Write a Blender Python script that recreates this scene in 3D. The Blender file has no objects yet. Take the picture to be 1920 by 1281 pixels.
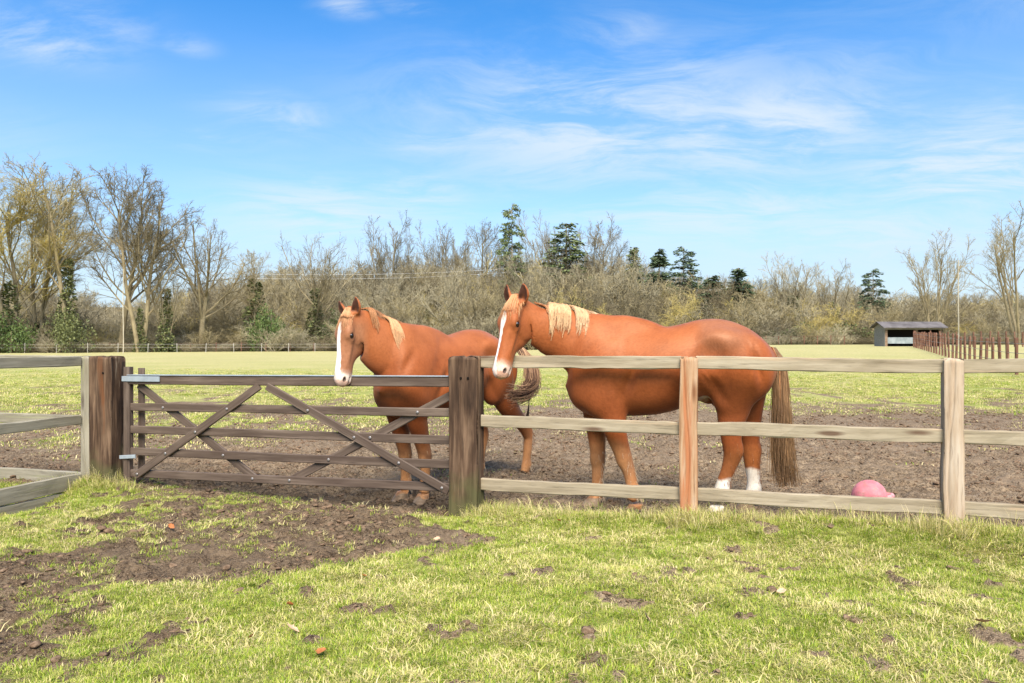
import bpy, math, random
import numpy as np
from mathutils import Vector, Matrix, Quaternion
R = math.radians
SC = bpy.context.scene
COL = SC.collection
F = 1400.0; CX = 960.0; CY = 640.5; H = 1.40      # photograph pixels: focal length, centre; eye height in metres

# ------------------------------------------------------------------ camera, sky, sun, exposure
cam = bpy.data.cameras.new('camera'); camo = bpy.data.objects.new('camera', cam); COL.objects.link(camo)
cam.sensor_width = 36.0; cam.lens = 36.0*F/1920.0; cam.clip_end = 3000.0; cam.clip_start = 0.05
camo.location = (0, 0, H); camo.rotation_euler = (R(90), 0, 0)
SC.camera = camo
SC.view_settings.view_transform = 'Standard'; SC.view_settings.look = 'None'
SC.view_settings.exposure = 1.62; SC.view_settings.gamma = 1.0; SC.view_settings.use_curve_mapping = False
SC.cycles.use_denoising = True
SC.cycles.max_bounces = 4; SC.cycles.diffuse_bounces = 2; SC.cycles.glossy_bounces = 2; SC.cycles.transmission_bounces = 2
SC.cycles.use_adaptive_sampling = True; SC.cycles.adaptive_threshold = 0.015

SUN_EL, SUN_AZ = 50.0, 176.0     # azimuth from +Y clockwise, degrees: behind the camera
sd = Vector((math.sin(R(SUN_AZ))*math.cos(R(SUN_EL)), math.cos(R(SUN_AZ))*math.cos(R(SUN_EL)), math.sin(R(SUN_EL))))
sun = bpy.data.lights.new('sun', 'SUN'); sun.energy = 3.2; sun.angle = R(40.0); sun.color = (1.0, 0.93, 0.82)
suno = bpy.data.objects.new('sun', sun); COL.objects.link(suno)
suno.rotation_euler = (-sd).to_track_quat('-Z', 'Y').to_euler(); suno.location = (-10, -15, 20)

def nd(nt, typ, **kw):
    n = nt.nodes.new(typ)
    for k, v in kw.items():
        if k.startswith('i_'):
            key = k[2:]
            key = int(key) if key.isdigit() else key.replace('_', ' ')
            n.inputs[key].default_value = v
        else:
            setattr(n, k, v)
    return n

def mth(nt, op, a, b=None, clamp=False):
    n = nt.nodes.new('ShaderNodeMath'); n.operation = op; n.use_clamp = clamp
    for i, v in enumerate((a, b)):
        if v is None: continue
        if hasattr(v, 'is_linked') or hasattr(v, 'links'): nt.links.new(v, n.inputs[i])
        else: n.inputs[i].default_value = v
    return n.outputs[0]

def ramp(nt, fac, stops, interp='LINEAR'):
    n = nt.nodes.new('ShaderNodeValToRGB'); cr = n.color_ramp; cr.interpolation = interp
    while len(cr.elements) < len(stops): cr.elements.new(0.5)
    for e, (p, c) in zip(cr.elements, stops):
        e.position = p
        e.color = (c, c, c, 1) if isinstance(c, (int, float)) else (c[0], c[1], c[2], 1)
    nt.links.new(fac, n.inputs[0])
    return n.outputs[0]

def mixc(nt, fac, a, b, mode='MIX'):
    n = nt.nodes.new('ShaderNodeMix'); n.data_type = 'RGBA'; n.blend_type = mode; n.clamp_factor = True
    for idx, v in ((0, fac), (6, a), (7, b)):
        if hasattr(v, 'links'): nt.links.new(v, n.inputs[idx])
        elif isinstance(v, (int, float)): n.inputs[idx].default_value = v
        else: n.inputs[idx].default_value = (v[0], v[1], v[2], 1)
    return n.outputs[2]

def noise(nt, vec, scale, detail=4, rough=0.55, dist=0.0):
    n = nt.nodes.new('ShaderNodeTexNoise')
    n.inputs['Scale'].default_value = scale; n.inputs['Detail'].default_value = detail
    n.inputs['Roughness'].default_value = rough; n.inputs['Distortion'].default_value = dist
    if vec is not None: nt.links.new(vec, n.inputs['Vector'])
    return n.outputs['Fac']

def mapping(nt, vec, scale=(1, 1, 1), loc=(0, 0, 0), rot=(0, 0, 0)):
    n = nt.nodes.new('ShaderNodeMapping')
    n.inputs['Scale'].default_value = scale; n.inputs['Location'].default_value = loc; n.inputs['Rotation'].default_value = rot
    nt.links.new(vec, n.inputs['Vector'])
    return n.outputs[0]

def make_world():
    w = bpy.data.worlds.new('World'); SC.world = w; w.use_nodes = True
    nt = w.node_tree; nt.nodes.clear()
    out = nd(nt, 'ShaderNodeOutputWorld'); bg = nd(nt, 'ShaderNodeBackground')
    bg.inputs['Strength'].default_value = 0.100
    sky = nd(nt, 'ShaderNodeTexSky', sky_type='NISHITA', sun_disc=False)
    sky.sun_elevation = R(SUN_EL); sky.sun_rotation = R(SUN_AZ)
    sky.altitude = 0; sky.air_density = 1.0; sky.dust_density = 0.35; sky.ozone_density = 2.2
    hs = nd(nt, 'ShaderNodeHueSaturation', i_Hue=0.503, i_Saturation=1.42, i_Value=0.77)
    nt.links.new(sky.outputs[0], hs.inputs['Color'])
    tc = nd(nt, 'ShaderNodeTexCoord')
    sx = nd(nt, 'ShaderNodeSeparateXYZ'); nt.links.new(tc.outputs['Generated'], sx.inputs[0])
    zz = mth(nt, 'ADD', mth(nt, 'MAXIMUM', sx.outputs[2], 0.0), 0.16)
    cb = nd(nt, 'ShaderNodeCombineXYZ')
    nt.links.new(mth(nt, 'DIVIDE', sx.outputs[0], zz), cb.inputs[0]); nt.links.new(mth(nt, 'DIVIDE', sx.outputs[1], zz), cb.inputs[1])
    p = cb.outputs[0]
    warp = nd(nt, 'ShaderNodeTexNoise'); warp.inputs['Scale'].default_value = 0.9; warp.inputs['Detail'].default_value = 3
    nt.links.new(p, warp.inputs['Vector'])
    wv = nd(nt, 'ShaderNodeVectorMath', operation='SCALE'); wv.inputs['Scale'].default_value = 0.9
    nt.links.new(warp.outputs['Color'], wv.inputs[0])
    pa = nd(nt, 'ShaderNodeVectorMath', operation='ADD'); nt.links.new(p, pa.inputs[0]); nt.links.new(wv.outputs[0], pa.inputs[1])
    q = pa.outputs[0]
    # wispy streaks, fine mottling, in patches
    streak = noise(nt, mapping(nt, q, (0.85, 1.9, 1), (7.4, 2.9, 0), (0, 0, R(20))), 2.3, 12, 0.66, 0.3)
    patch = noise(nt, mapping(nt, p, (0.50, 0.42, 1), (4.1, 5.2, 0)), 1.0, 3, 0.5)
    az = mth(nt, 'ARCTAN2', sx.outputs[0], sx.outputs[1]); el = mth(nt, 'ARCSINE', sx.outputs[2])
    tot = mth(nt, 'MULTIPLY', ramp(nt, patch, [(0.48, 0.0), (0.70, 1.0)], 'EASE'), 0.30)
    for px, py, wx, wy, am in ((1130, 225, 340, 120, 0.95), (1430, 240, 240, 90, 0.95), (1820, 310, 200, 90, 0.95), (600, 395, 170, 60, 0.8), (775, 365, 110, 50, 0.7), (1330, 395, 300, 60, 0.75), (1050, 285, 200, 40, 0.6),
                               (45, 68, 120, 32, 0.8), (190, 48, 80, 40, 0.45), (650, 14, 45, 16, 0.9), (765, 14, 60, 12, 0.5), (1160, 65, 110, 45, 0.5), (515, 222, 95, 34, 0.7), (395, 262, 80, 18, 0.5), (820, 268, 120, 28, 0.65), (1600, 130, 140, 50, 0.35), (1650, 430, 330, 60, 0.6), (350, 85, 40, 16, 0.5)):
        u = (px-CX)/F; v = (CY-py)/F; a0 = math.atan(u); e0 = math.atan(v/math.sqrt(1+u*u))
        da = mth(nt, 'DIVIDE', mth(nt, 'SUBTRACT', az, a0), wx/F); de = mth(nt, 'DIVIDE', mth(nt, 'SUBTRACT', el, e0), wy/F)
        g = mth(nt, 'EXPONENT', mth(nt, 'MULTIPLY', mth(nt, 'ADD', mth(nt, 'MULTIPLY', da, da), mth(nt, 'MULTIPLY', de, de)), -1.0))
        tot = mth(nt, 'MAXIMUM', tot, mth(nt, 'MULTIPLY', g, am))
    st = ramp(nt, streak, [(0.34, 0.0), (0.66, 1.0)], 'EASE')
    cl = mth(nt, 'MULTIPLY', st, tot, True)
    # thin high veil, denser low down where one looks through more air
    veil = ramp(nt, sx.outputs[2], [(0.0, 0.96), (0.08, 0.80), (0.20, 0.38), (0.42, 0.04)], 'EASE')
    col = mixc(nt, veil, hs.outputs[0], (1.98, 2.48, 3.08))
    col = mixc(nt, mth(nt, 'MULTIPLY', cl, 0.95), col, (2.65, 2.95, 3.2))
    nt.links.new(col, bg.inputs['Color']); nt.links.new(bg.outputs[0], out.inputs['Surface'])
make_world()

# ------------------------------------------------------------------ helpers
def mat(name, rough=0.8, spec=0.3):
    m = bpy.data.materials.new(name); m.use_nodes = True
    nt = m.node_tree; b = nt.nodes['Principled BSDF']
    b.inputs['Roughness'].default_value = rough; b.inputs['Specular IOR Level'].default_value = spec
    return m, nt, b

def bump(nt, b, height, strength=0.4, dist=0.01):
    n = nt.nodes.new('ShaderNodeBump'); n.inputs['Strength'].default_value = strength; n.inputs['Distance'].default_value = dist
    nt.links.new(height, n.inputs['Height']); nt.links.new(n.outputs[0], b.inputs['Normal'])

def mesh_np(name, verts, quads=None, tris=None, smooth=False):
    me = bpy.data.meshes.new(name)
    verts = np.asarray(verts, np.float32)
    nq = 0 if quads is None else len(quads); ntr = 0 if tris is None else len(tris)
    me.vertices.add(len(verts)); me.vertices.foreach_set('co', verts.ravel())
    idx = []; tot = []
    if nq: idx.append(np.asarray(quads, np.int32).ravel()); tot.append(np.full(nq, 4, np.int32))
    if ntr: idx.append(np.asarray(tris, np.int32).ravel()); tot.append(np.full(ntr, 3, np.int32))
    idx = np.concatenate(idx); tot = np.concatenate(tot)
    st = np.concatenate([[0], np.cumsum(tot)[:-1]]).astype(np.int32)
    me.loops.add(len(idx)); me.loops.foreach_set('vertex_index', idx)
    me.polygons.add(len(tot)); me.polygons.foreach_set('loop_start', st); me.polygons.foreach_set('loop_total', tot)
    me.polygons.foreach_set('use_smooth', np.full(len(tot), bool(smooth)))
    me.update(calc_edges=True)
    return me

def obj(name, me, m=None, parent=None, loc=(0, 0, 0), rot=None):
    o = bpy.data.objects.new(name, me); COL.objects.link(o)
    if m is not None and me is not None and not me.materials: me.materials.append(m)
    o.location = loc
    if rot is not None: o.rotation_euler = rot
    if parent is not None: o.parent = parent
    return o

def tag(o, label=None, cat=None, group=None, kind=None):
    if label: o['label'] = label
    if cat: o['category'] = cat
    if group: o['group'] = group
    if kind: o['kind'] = kind
    return o

def empty(name, loc, label, cat, group=None):
    o = bpy.data.objects.new(name, None); COL.objects.link(o); o.location = loc; o.empty_display_size = 0.1
    return tag(o, label, cat, group)

def fattr(me, name, arr, typ='FLOAT', domain='POINT'):
    a = me.attributes.new(name, typ, domain)
    arr = np.asarray(arr, np.float32)
    if typ == 'FLOAT': a.data.foreach_set('value', arr.ravel())
    elif typ == 'FLOAT_COLOR': a.data.foreach_set('color', arr.ravel())
    elif typ == 'FLOAT_VECTOR': a.data.foreach_set('vector', arr.ravel())

def iattr(me, name, arr):
    a = me.attributes.new(name, 'INT', 'POINT'); a.data.foreach_set('value', np.asarray(arr, np.int32))

def P(px, py, Y):                       # the point of the place at depth Y seen at a photograph pixel
    return np.array([(px-CX)/F*Y, Y, H-(py-CY)/F*Y])
def G(px, py, z=0.0):                   # the same on level ground
    Y = (H-z)*F/(py-CY)
    return np.array([(px-CX)/F*Y, Y])

def sstep(a, b, x):
    t = np.clip((np.asarray(x, float)-a)/(b-a), 0, 1); return t*t*(3-2*t)

def _hash(ix, iy, seed):
    h = (ix.astype(np.int64)*374761393 + iy.astype(np.int64)*668265263 + seed*2147483647) & 0xFFFFFFFF
    h = ((h ^ (h >> 13))*1274126177) & 0xFFFFFFFF
    h = h ^ (h >> 16)
    return (h & 0xFFFFFF).astype(np.float64)/0xFFFFFF
def vnoise(x, y, seed=0):
    x = np.asarray(x, float); y = np.asarray(y, float)
    ix = np.floor(x); iy = np.floor(y); fx = x-ix; fy = y-iy
    fx = fx*fx*fx*(fx*(fx*6-15)+10); fy = fy*fy*fy*(fy*(fy*6-15)+10)
    a = _hash(ix, iy, seed); b = _hash(ix+1, iy, seed); c = _hash(ix, iy+1, seed); d = _hash(ix+1, iy+1, seed)
    return (a*(1-fx)+b*fx)*(1-fy)+(c*(1-fx)+d*fx)*fy
def fbm(x, y, seed=0, octv=4, gain=0.5):
    s = 0; a = 1; t = 0
    for k in range(octv):
        s = s+a*vnoise(x*2**k+17.3*k, y*2**k-9.1*k, seed+k); t += a; a *= gain
    return s/t

def polydist(px, py, poly):             # signed distance to a polygon, negative inside
    poly = np.asarray(poly, float); d = np.full(np.shape(px), 1e9); ins = np.zeros(np.shape(px), bool)
    for i in range(len(poly)):
        a = poly[i]; b = poly[(i+1) % len(poly)]
        e = b-a; wx = px-a[0]; wy = py-a[1]
        t = np.clip((wx*e[0]+wy*e[1])/(e@e), 0, 1)
        d = np.minimum(d, (wx-e[0]*t)**2+(wy-e[1]*t)**2)
        c = (a[1] <= py) != (b[1] <= py)
        with np.errstate(divide='ignore', invalid='ignore'):
            xi = a[0]+(py-a[1])/(b[1]-a[1] if b[1] != a[1] else 1e-9)*e[0]
        ins ^= c & (px < xi)
    d = np.sqrt(d)
    return np.where(ins, -d, d)

# the line the gate and the rail fence stand on
E = np.array([0.962, -0.273]); NN = np.array([0.273, 0.962]); R0 = np.array([-0.376, 6.2])
def fl(t): return R0+E*t                # t metres to the right of the gate's latch post
# ------------------------------------------------------------------ ground
mud_poly = [G(*p) for p in [(262, 905), (330, 917), (455, 938), (400, 952), (270, 948), (205, 985), (60, 1035), (-60, 1060), (-160, 1300), (-20, 1215), (150, 1150), (250, 1112), (480, 1082),
            (640, 1062), (760, 1046), (880, 1046), (940, 1030), (900, 1010), (830, 1000), (795, 975), (815, 955), (850, 945), (850, 900)]]
def fence_coord(X, Y):
    dx = X-R0[0]; dy = Y-R0[1]
    return dx*E[0]+dy*E[1], dx*NN[0]+dy*NN[1]
def zbase(X, Y):
    X = np.asarray(X, float); Y = np.asarray(Y, float)
    z = 0.95*sstep(26, 88, Y)*sstep(-8, 24, X*60/np.maximum(Y, 20))
    z = z + 16*sstep(118, 330, Y) + 3.0*sstep(115, 190, Y)*sstep(-70, 10, X)*(1-sstep(30, 90, X))
    t, n = fence_coord(X, Y)
    bank = np.exp(-((n+0.12)/0.30)**2)*sstep(-0.15, 0.5, t)*(0.045+0.07*sstep(0.8, 3.6, t))
    z = z + bank + 0.05*sstep(-0.3, -2.0, n)*sstep(-0.6, 1.0, t)*sstep(0, 3, 9-Y)
    z = z - 0.075*np.exp(-((t+1.0)/1.5)**2-((n-0.25)/0.55)**2)
    z = z + 0.085*np.exp(-((t+3.75)/0.42)**2-((n+0.05)/0.33)**2)
    z = z - 0.125*sstep(-3.35, -3.8, t)*sstep(0.0, -0.55, n)*sstep(-2.6, -1.8, n)
    return z
def mudmask(X, Y):
    X = np.asarray(X, float); Y = np.asarray(Y, float)
    wx = X+(fbm(X*1.9, Y*1.9, 3, 4)-0.5)*0.9; wy = Y+(fbm(X*1.9+40, Y*1.9, 8, 4)-0.5)*0.9
    pd = polydist(wx, wy, mud_poly)+(fbm(X*4.6, Y*4.6, 44, 5)-0.5)*(0.40+1.5*sstep(-2.0, -3.0, X))-0.07
    front = sstep(0.12, -0.10, pd)
    # patches at the lower left
    t, n = fence_coord(X, Y)
    lowleft = sstep(0.60, 0.72, fbm(X*1.3+5, Y*1.6, 21, 4))*sstep(-0.6, -1.6, X)*0.9
    bare = sstep(0.69, 0.80, fbm(X*2.4, Y*2.4, 33, 4))*0.7*sstep(1.2, 0.2, X)
    speck = sstep(0.66, 0.74, fbm(X*5.5+7, Y*5.5, 39, 3))*0.85
    front = np.maximum(front, np.maximum(np.maximum(lowleft, bare), speck)*sstep(0.3, -0.3, n))
    # churned paddock behind the fence: bare near it, breaking up further out
    nn = n+(fbm(X*0.5, Y*0.5, 12, 5)-0.5)*3.4
    lim = 4.8+6.2*sstep(-2.0, 1.5, X)-1.4*sstep(-1, -5, X)
    near = sstep(lim+4.5, lim-3.0, nn+(fbm(X*1.6, Y*1.1, 14, 4)-0.5)*4.0)
    brk = sstep(0.50, 0.62, fbm(X*0.9+9, Y*0.55, 17, 5))*sstep(24, 12, Y)*0.85
    spk = sstep(0.50, 0.58, fbm(X*2.2, Y*1.3, 19, 4))*sstep(38, 15, Y)*0.80
    field = np.maximum(near, np.maximum(brk, spk))
    edge = sstep(-0.03, 0.12, n+(fbm(X*5, Y*5, 5, 3)-0.5)*0.2)
    gate = sstep(-0.1, 0.4, t)                        # turf bank only right of the latch post
    fieldm = field*np.where(n > -0.2, edge*gate+(1-gate)*sstep(-0.25, 0.05, n), 0)
    # left of the gate post the turf is continuous up to the fence
    return np.clip(np.maximum(front*(n < 0.35), fieldm), 0, 1)
def zfine(X, Y, m):
    X = np.asarray(X, float); Y = np.asarray(Y, float)
    fade = sstep(32, 9, Y)
    clod = np.abs(fbm(X*4.2, Y*4.2, 41, 4)-0.5)*2
    hoof = fbm(X*8.5, Y*8.5, 61, 3)
    small = fbm(X*23, Y*23, 71, 2)
    track = np.zeros_like(X)
    rid = 1-np.abs(fbm(X*7.0+5, Y*9.0, 47, 3)*2-1)
    lump = (0.42-clod)*0.060+(hoof-0.5)*0.060+(rid-0.7)*0.040+(small-0.5)*0.040
    turf = (fbm(X*2.2, Y*2.2, 81, 4)-0.5)*0.06+(fbm(X*11, Y*11, 85, 2)-0.5)*0.02
    return fade*(m*lump+(1-m)*turf)

def axis(a, b, fine, lo, hi, grow=1.075, mx=12.0):
    xs = list(np.arange(lo, hi+1e-6, fine)); s = fine
    while xs[-1] < b: s = min(s*grow, mx); xs.append(xs[-1]+s)
    s = fine; left = []
    x = lo
    while x > a: s = min(s*grow, mx); x -= s; left.append(x)
    return np.array(left[::-1]+xs)
def build_ground():
    xs = axis(-700, 700, 0.027, -4.9, 4.9); ys = axis(-60, 900, 0.027, 2.4, 8.6, 1.045)
    X, Y = np.meshgrid(xs, ys); m = mudmask(X, Y)
    Z = zbase(X, Y)+zfine(X, Y, m)
    nx, ny = len(xs), len(ys)
    v = np.stack([X, Y, Z], -1).reshape(-1, 3)
    i = np.arange((ny-1)*nx).reshape(ny-1, nx)[:, :-1].ravel()
    me = mesh_np('ground', v, quads=np.stack([i, i+1, i+nx+1, i+nx], 1), smooth=True)
    fattr(me, 'mud', m.ravel())
    t_, n_ = fence_coord(X, Y); fattr(me, 'damp', (sstep(1.1, 0.2, n_)*sstep(0.9, -0.3, t_)).ravel())
    mt, nt, b = mat('ground_earth_and_turf', 0.95, 0.12)
    geo = nd(nt, 'ShaderNodeNewGeometry'); pos = geo.outputs['Position']
    at = nd(nt, 'ShaderNodeAttribute', attribute_name='mud')
    n1 = noise(nt, pos, 7, 6, 0.62); n2 = noise(nt, pos, 38, 5, 0.65); n3 = noise(nt, pos, 1.3, 4); n4 = noise(nt, pos, 0.16, 5, 0.6); n5 = noise(nt, pos, 140, 3, 0.6)
    mudc = ramp(nt, n1, [(0.28, (0.092, 0.060, 0.034)), (0.46, (0.195, 0.134, 0.079)), (0.68, (0.325, 0.240, 0.150))])
    mudc = mixc(nt, ramp(nt, n2, [(0.40, 0.92), (0.52, 0.0)]), mudc, (0.048, 0.030, 0.017))
    mudc = mixc(nt, ramp(nt, n5, [(0.54, 0.0), (0.66, 0.7)]), mudc, (0.46, 0.36, 0.25))
    trod = ramp(nt, n3, [(0.5, 0.0), (0.66, 0.7)])
    mudc = mixc(nt, trod, mudc, (0.235, 0.172, 0.112))
    ad = nd(nt, 'ShaderNodeAttribute', attribute_name='damp')
    mudc = mixc(nt, mth(nt, 'MULTIPLY', ad.outputs['Fac'], 0.85), mudc, mixc(nt, 1.0, mudc, (0.62, 0.60, 0.58), 'MULTIPLY'))
    grass = ramp(nt, n1, [(0.25, (0.15, 0.165, 0.035)), (0.5, (0.270, 0.285, 0.065)), (0.75, (0.37, 0.345, 0.125))])
    grass = mixc(nt, ramp(nt, n2, [(0.33, 0.6), (0.50, 0.0)]), grass, (0.085, 0.085, 0.028))
    sp = nd(nt, 'ShaderNodeSeparateXYZ'); nt.links.new(pos, sp.inputs[0])
    far = ramp(nt, mth(nt, 'DIVIDE', sp.outputs[1], 100.0), [(0.08, 0.0), (0.2, 0.55), (0.4, 1.0)])
    farc = ramp(nt, n4, [(0.36, (0.290, 0.315, 0.080)), (0.52, (0.375, 0.360, 0.120)), (0.66, (0.46, 0.405, 0.180))])
    farc = mixc(nt, ramp(nt, mth(nt, 'DIVIDE', sp.outputs[1], 100.0), [(0.25, 0.0), (0.55, 0.7)]), farc, (0.43, 0.375, 0.18))
    farc = mixc(nt, ramp(nt, n1, [(0.35, 0.45), (0.6, 0.0)]), farc, (0.12, 0.11, 0.04))
    grass = mixc(nt, far, grass, farc)
    wood = ramp(nt, mth(nt, 'DIVIDE', sp.outputs[1], 200.0), [(0.545, 0.0), (0.57, 1.0)])
    grass = mixc(nt, wood, grass, (0.115, 0.088, 0.045))
    mf = mth(nt, 'ADD', at.outputs['Fac'], mth(nt, 'MULTIPLY', mth(nt, 'SUBTRACT', n2, 0.5), 0.9))
    mf = ramp(nt, mf, [(0.36, 0.0), (0.60, 1.0)])
    nt.links.new(mixc(nt, mf, grass, mudc), b.inputs['Base Color'])
    hh = mth(nt, 'ADD', mth(nt, 'MULTIPLY', n2, 0.7), mth(nt, 'MULTIPLY', n5, 0.35))
    bump(nt, b, hh, 1.0, 0.035)
    o = obj('ground', me, mt); tag(o, kind='structure')
    return o
ground = build_ground()
# ------------------------------------------------------------------ timber
def wood_mat(name, stops, grain=26.0, rough=0.85, moss=None, streak=None, knots=None, rust=None):
    m, nt, b = mat(name, rough, 0.2)
    tc = nd(nt, 'ShaderNodeTexCoord'); oi = nd(nt, 'ShaderNodeObjectInfo')
    off = nd(nt, 'ShaderNodeCombineXYZ')
    for k in range(3): nt.links.new(mth(nt, 'MULTIPLY', oi.outputs['Random'], 37.0+11*k), off.inputs[k])
    va = nd(nt, 'ShaderNodeVectorMath', operation='ADD'); nt.links.new(tc.outputs['Object'], va.inputs[0]); nt.links.new(off.outputs[0], va.inputs[1])
    v = va.outputs[0]
    g = noise(nt, mapping(nt, v, (0.9, grain, grain)), 1.6, 7, 0.62, 0.35)
    g2 = noise(nt, mapping(nt, v, (2.6, grain*3.2, grain*3.2)), 1.6, 4, 0.6)
    big = noise(nt, mapping(nt, v, (1.6, 6, 6)), 1.2, 3)
    c = ramp(nt, mth(nt, 'ADD', mth(nt, 'MULTIPLY', g, 0.72), mth(nt, 'MULTIPLY', big, 0.28)), stops)
    c = mixc(nt, ramp(nt, g2, [(0.30, 0.45), (0.42, 0.0)]), c, tuple(0.33*x for x in stops[0][1]))
    if streak: c = mixc(nt, ramp(nt, noise(nt, mapping(nt, v, (0.7, 13, 13), (5, 2, 1)), 1.0, 5, 0.6), [(streak[1], 0.0), (streak[1]+0.10, 0.85)]), c, streak[0])
    if rust: c = mixc(nt, ramp(nt, noise(nt, mapping(nt, v, (1.0, 8, 8), (9, 4, 7)), 1.0, 5, 0.6), [(rust[1], 0.0), (rust[1]+0.12, 0.8)]), c, rust[0])
    if knots:
        vo = nd(nt, 'ShaderNodeTexVoronoi', feature='F1'); vo.inputs['Scale'].default_value = 1.0
        nt.links.new(mapping(nt, v, (1.7, 8, 8)), vo.inputs['Vector'])
        c = mixc(nt, ramp(nt, vo.outputs['Distance'], [(0.09, 0.95), (0.20, 0.0)]), c, knots)
    if moss:
        geo = nd(nt, 'ShaderNodeNewGeometry'); sp = nd(nt, 'ShaderNodeSeparateXYZ'); nt.links.new(geo.outputs['Position'], sp.inputs[0])
        mz = mth(nt, 'SUBTRACT', mth(nt, 'MULTIPLY', noise(nt, v, 5, 4), 0.75), sp.outputs[2])
        c = mixc(nt, ramp(nt, mz, [(0.02, 0.0), (0.3, 0.8)]), c, moss)
    nt.links.new(c, b.inputs['Base Color'])
    bump(nt, b, mth(nt, 'ADD', g, mth(nt, 'MULTIPLY', g2, 0.6)), 0.6, 0.006)
    return m
M_RAIL = wood_mat('weathered_rail_timber', [(0.30, (0.160, 0.125, 0.078)), (0.50, (0.272, 0.222, 0.148)), (0.70, (0.380, 0.320, 0.228))], 12, knots=(0.11, 0.065, 0.04), streak=((0.42, 0.30, 0.19), 0.60))
M_POST = wood_mat('pale_softwood_post', [(0.34, (0.21, 0.095, 0.042)), (0.48, (0.35, 0.205, 0.110)), (0.66, (0.47, 0.360, 0.250))], 12, knots=(0.17, 0.07, 0.03), streak=((0.34, 0.125, 0.050), 0.53))
M_POST2 = wood_mat('bleached_softwood_post', [(0.34, (0.22, 0.140, 0.080)), (0.48, (0.36, 0.270, 0.185)), (0.66, (0.46, 0.385, 0.300))], 10, knots=(0.2, 0.09, 0.04), streak=((0.36, 0.17, 0.085), 0.60))
M_GREY = wood_mat('silvered_timber', [(0.30, (0.150, 0.128, 0.085)), (0.50, (0.235, 0.208, 0.150)), (0.70, (0.34, 0.305, 0.235))], 12, knots=(0.10, 0.08, 0.06), moss=None, streak=((0.27, 0.27, 0.14), 0.60))
M_SLEEP = wood_mat('old_sleeper_timber', [(0.34, (0.014, 0.008, 0.005)), (0.48, (0.062, 0.035, 0.020)), (0.64, (0.175, 0.110, 0.066))], 10, moss=(0.080, 0.078, 0.030), streak=((0.40, 0.31, 0.21), 0.63), rust=((0.13, 0.050, 0.018), 0.60))
M_GATE = wood_mat('dark_stained_gate_timber', [(0.32, (0.058, 0.038, 0.027)), (0.50, (0.090, 0.063, 0.046)), (0.68, (0.165, 0.122, 0.090))], 14, 0.55, streak=((0.26, 0.20, 0.14), 0.66))
def metal_mat(name, col, rough, metallic=0.85):
    m, nt, b = mat(name, rough, 0.5); b.inputs['Metallic'].default_value = metallic
    tc = nd(nt, 'ShaderNodeTexCoord')
    nt.links.new(ramp(nt, noise(nt, tc.outputs['Object'], 9, 4), [(0.35, tuple(0.8*x for x in col)), (0.65, col)]), b.inputs['Base Color'])
    return m
M_GALV = metal_mat('galvanised_steel', (0.36, 0.40, 0.42), 0.55, 0.4)
M_BOLT = metal_mat('dull_bolt_steel', (0.34, 0.31, 0.29), 0.5, 0.7)

def board_mesh(L, h, t, bev=0.006, seg=0.12, jit=0.0025, seed=0, taper=None):
    rng = np.random.default_rng(seed)
    n = max(3, int(L/seg)+1); xs = np.linspace(0, L, n)
    bv = min(bev, 0.4*min(h, t))
    prof = np.array([[-t/2+bv, -h/2], [t/2-bv, -h/2], [t/2, -h/2+bv], [t/2, h/2-bv], [t/2-bv, h/2], [-t/2+bv, h/2], [-t/2, h/2-bv], [-t/2, -h/2+bv]])
    v = []
    wob = np.cumsum(rng.normal(0, jit*0.5, (n, 2)), 0); wob -= np.linspace(0, 1, n)[:, None]*wob[-1]
    for i, x in enumerate(xs):
        pr = prof+rng.normal(0, jit*0.45, prof.shape)+wob[i]
        if i in (0, n-1): pr = prof*0.985+wob[i]
        v += [(x, a, c) for a, c in pr]
    q = []
    for i in range(n-1):
        for k in range(8):
            q.append((i*8+k, i*8+(k+1) % 8, (i+1)*8+(k+1) % 8, (i+1)*8+k))
    for base, rev in ((0, True), ((n-1)*8, False)):
        ring = [base+k for k in range(8)]
        qs = [(ring[0], ring[1], ring[2], ring[7]), (ring[7], ring[2], ring[3], ring[6]), (ring[6], ring[3], ring[4], ring[5])]
        q += [tuple(reversed(x)) if rev else x for x in qs]
    q = [tuple(reversed(x)) for x in q]
    return mesh_np('board', v, quads=q)
_bseed = [100]
def board(name, p0, p1, h, t, m, parent=None, roll=0.0, jit=0.0025, bev=0.006, up=(0, 0, 1)):
    p0 = Vector(p0); p1 = Vector(p1); d = p1-p0; L = d.length; x = d.normalized()
    u = Vector(up); y = u.cross(x).normalized(); z = x.cross(y).normalized()
    M = Matrix((x, y, z)).transposed().to_4x4()
    if roll: M = M @ Matrix.Rotation(roll, 4, 'X')
    _bseed[0] += 1
    o = obj(name, board_mesh(L, h, t, bev, 0.12, jit, _bseed[0]), m)
    base = parent.location if parent is not None else Vector((0, 0, 0))
    if parent is not None and parent.parent is not None: base = Vector((0, 0, 0))
    o.rotation_mode = 'QUATERNION'; o.rotation_quaternion = M.to_quaternion(); o.location = p0-base
    if parent is not None: o.parent = parent
    return o
def pt(t, z, n=0.0):                    # a point on the fence line
    a = fl(t)+NN*n; return (a[0], a[1], z)
def cyl_mesh(r, h, n=10):
    v = []; q = []
    for z, rr in ((0, r), (h*0.7, r), (h, r*0.7)):
        v += [(rr*math.cos(2*math.pi*k/n), rr*math.sin(2*math.pi*k/n), z) for k in range(n)]
    for j in range(2):
        for k in range(n): q.append((j*n+k, j*n+(k+1) % n, (j+1)*n+(k+1) % n, (j+1)*n+k))
    v.append((0, 0, h)); tr = [(2*n+k, 2*n+(k+1) % n, 3*n) for k in range(n)]
    return mesh_np('bolt', v, quads=q, tris=tr, smooth=True)

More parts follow.
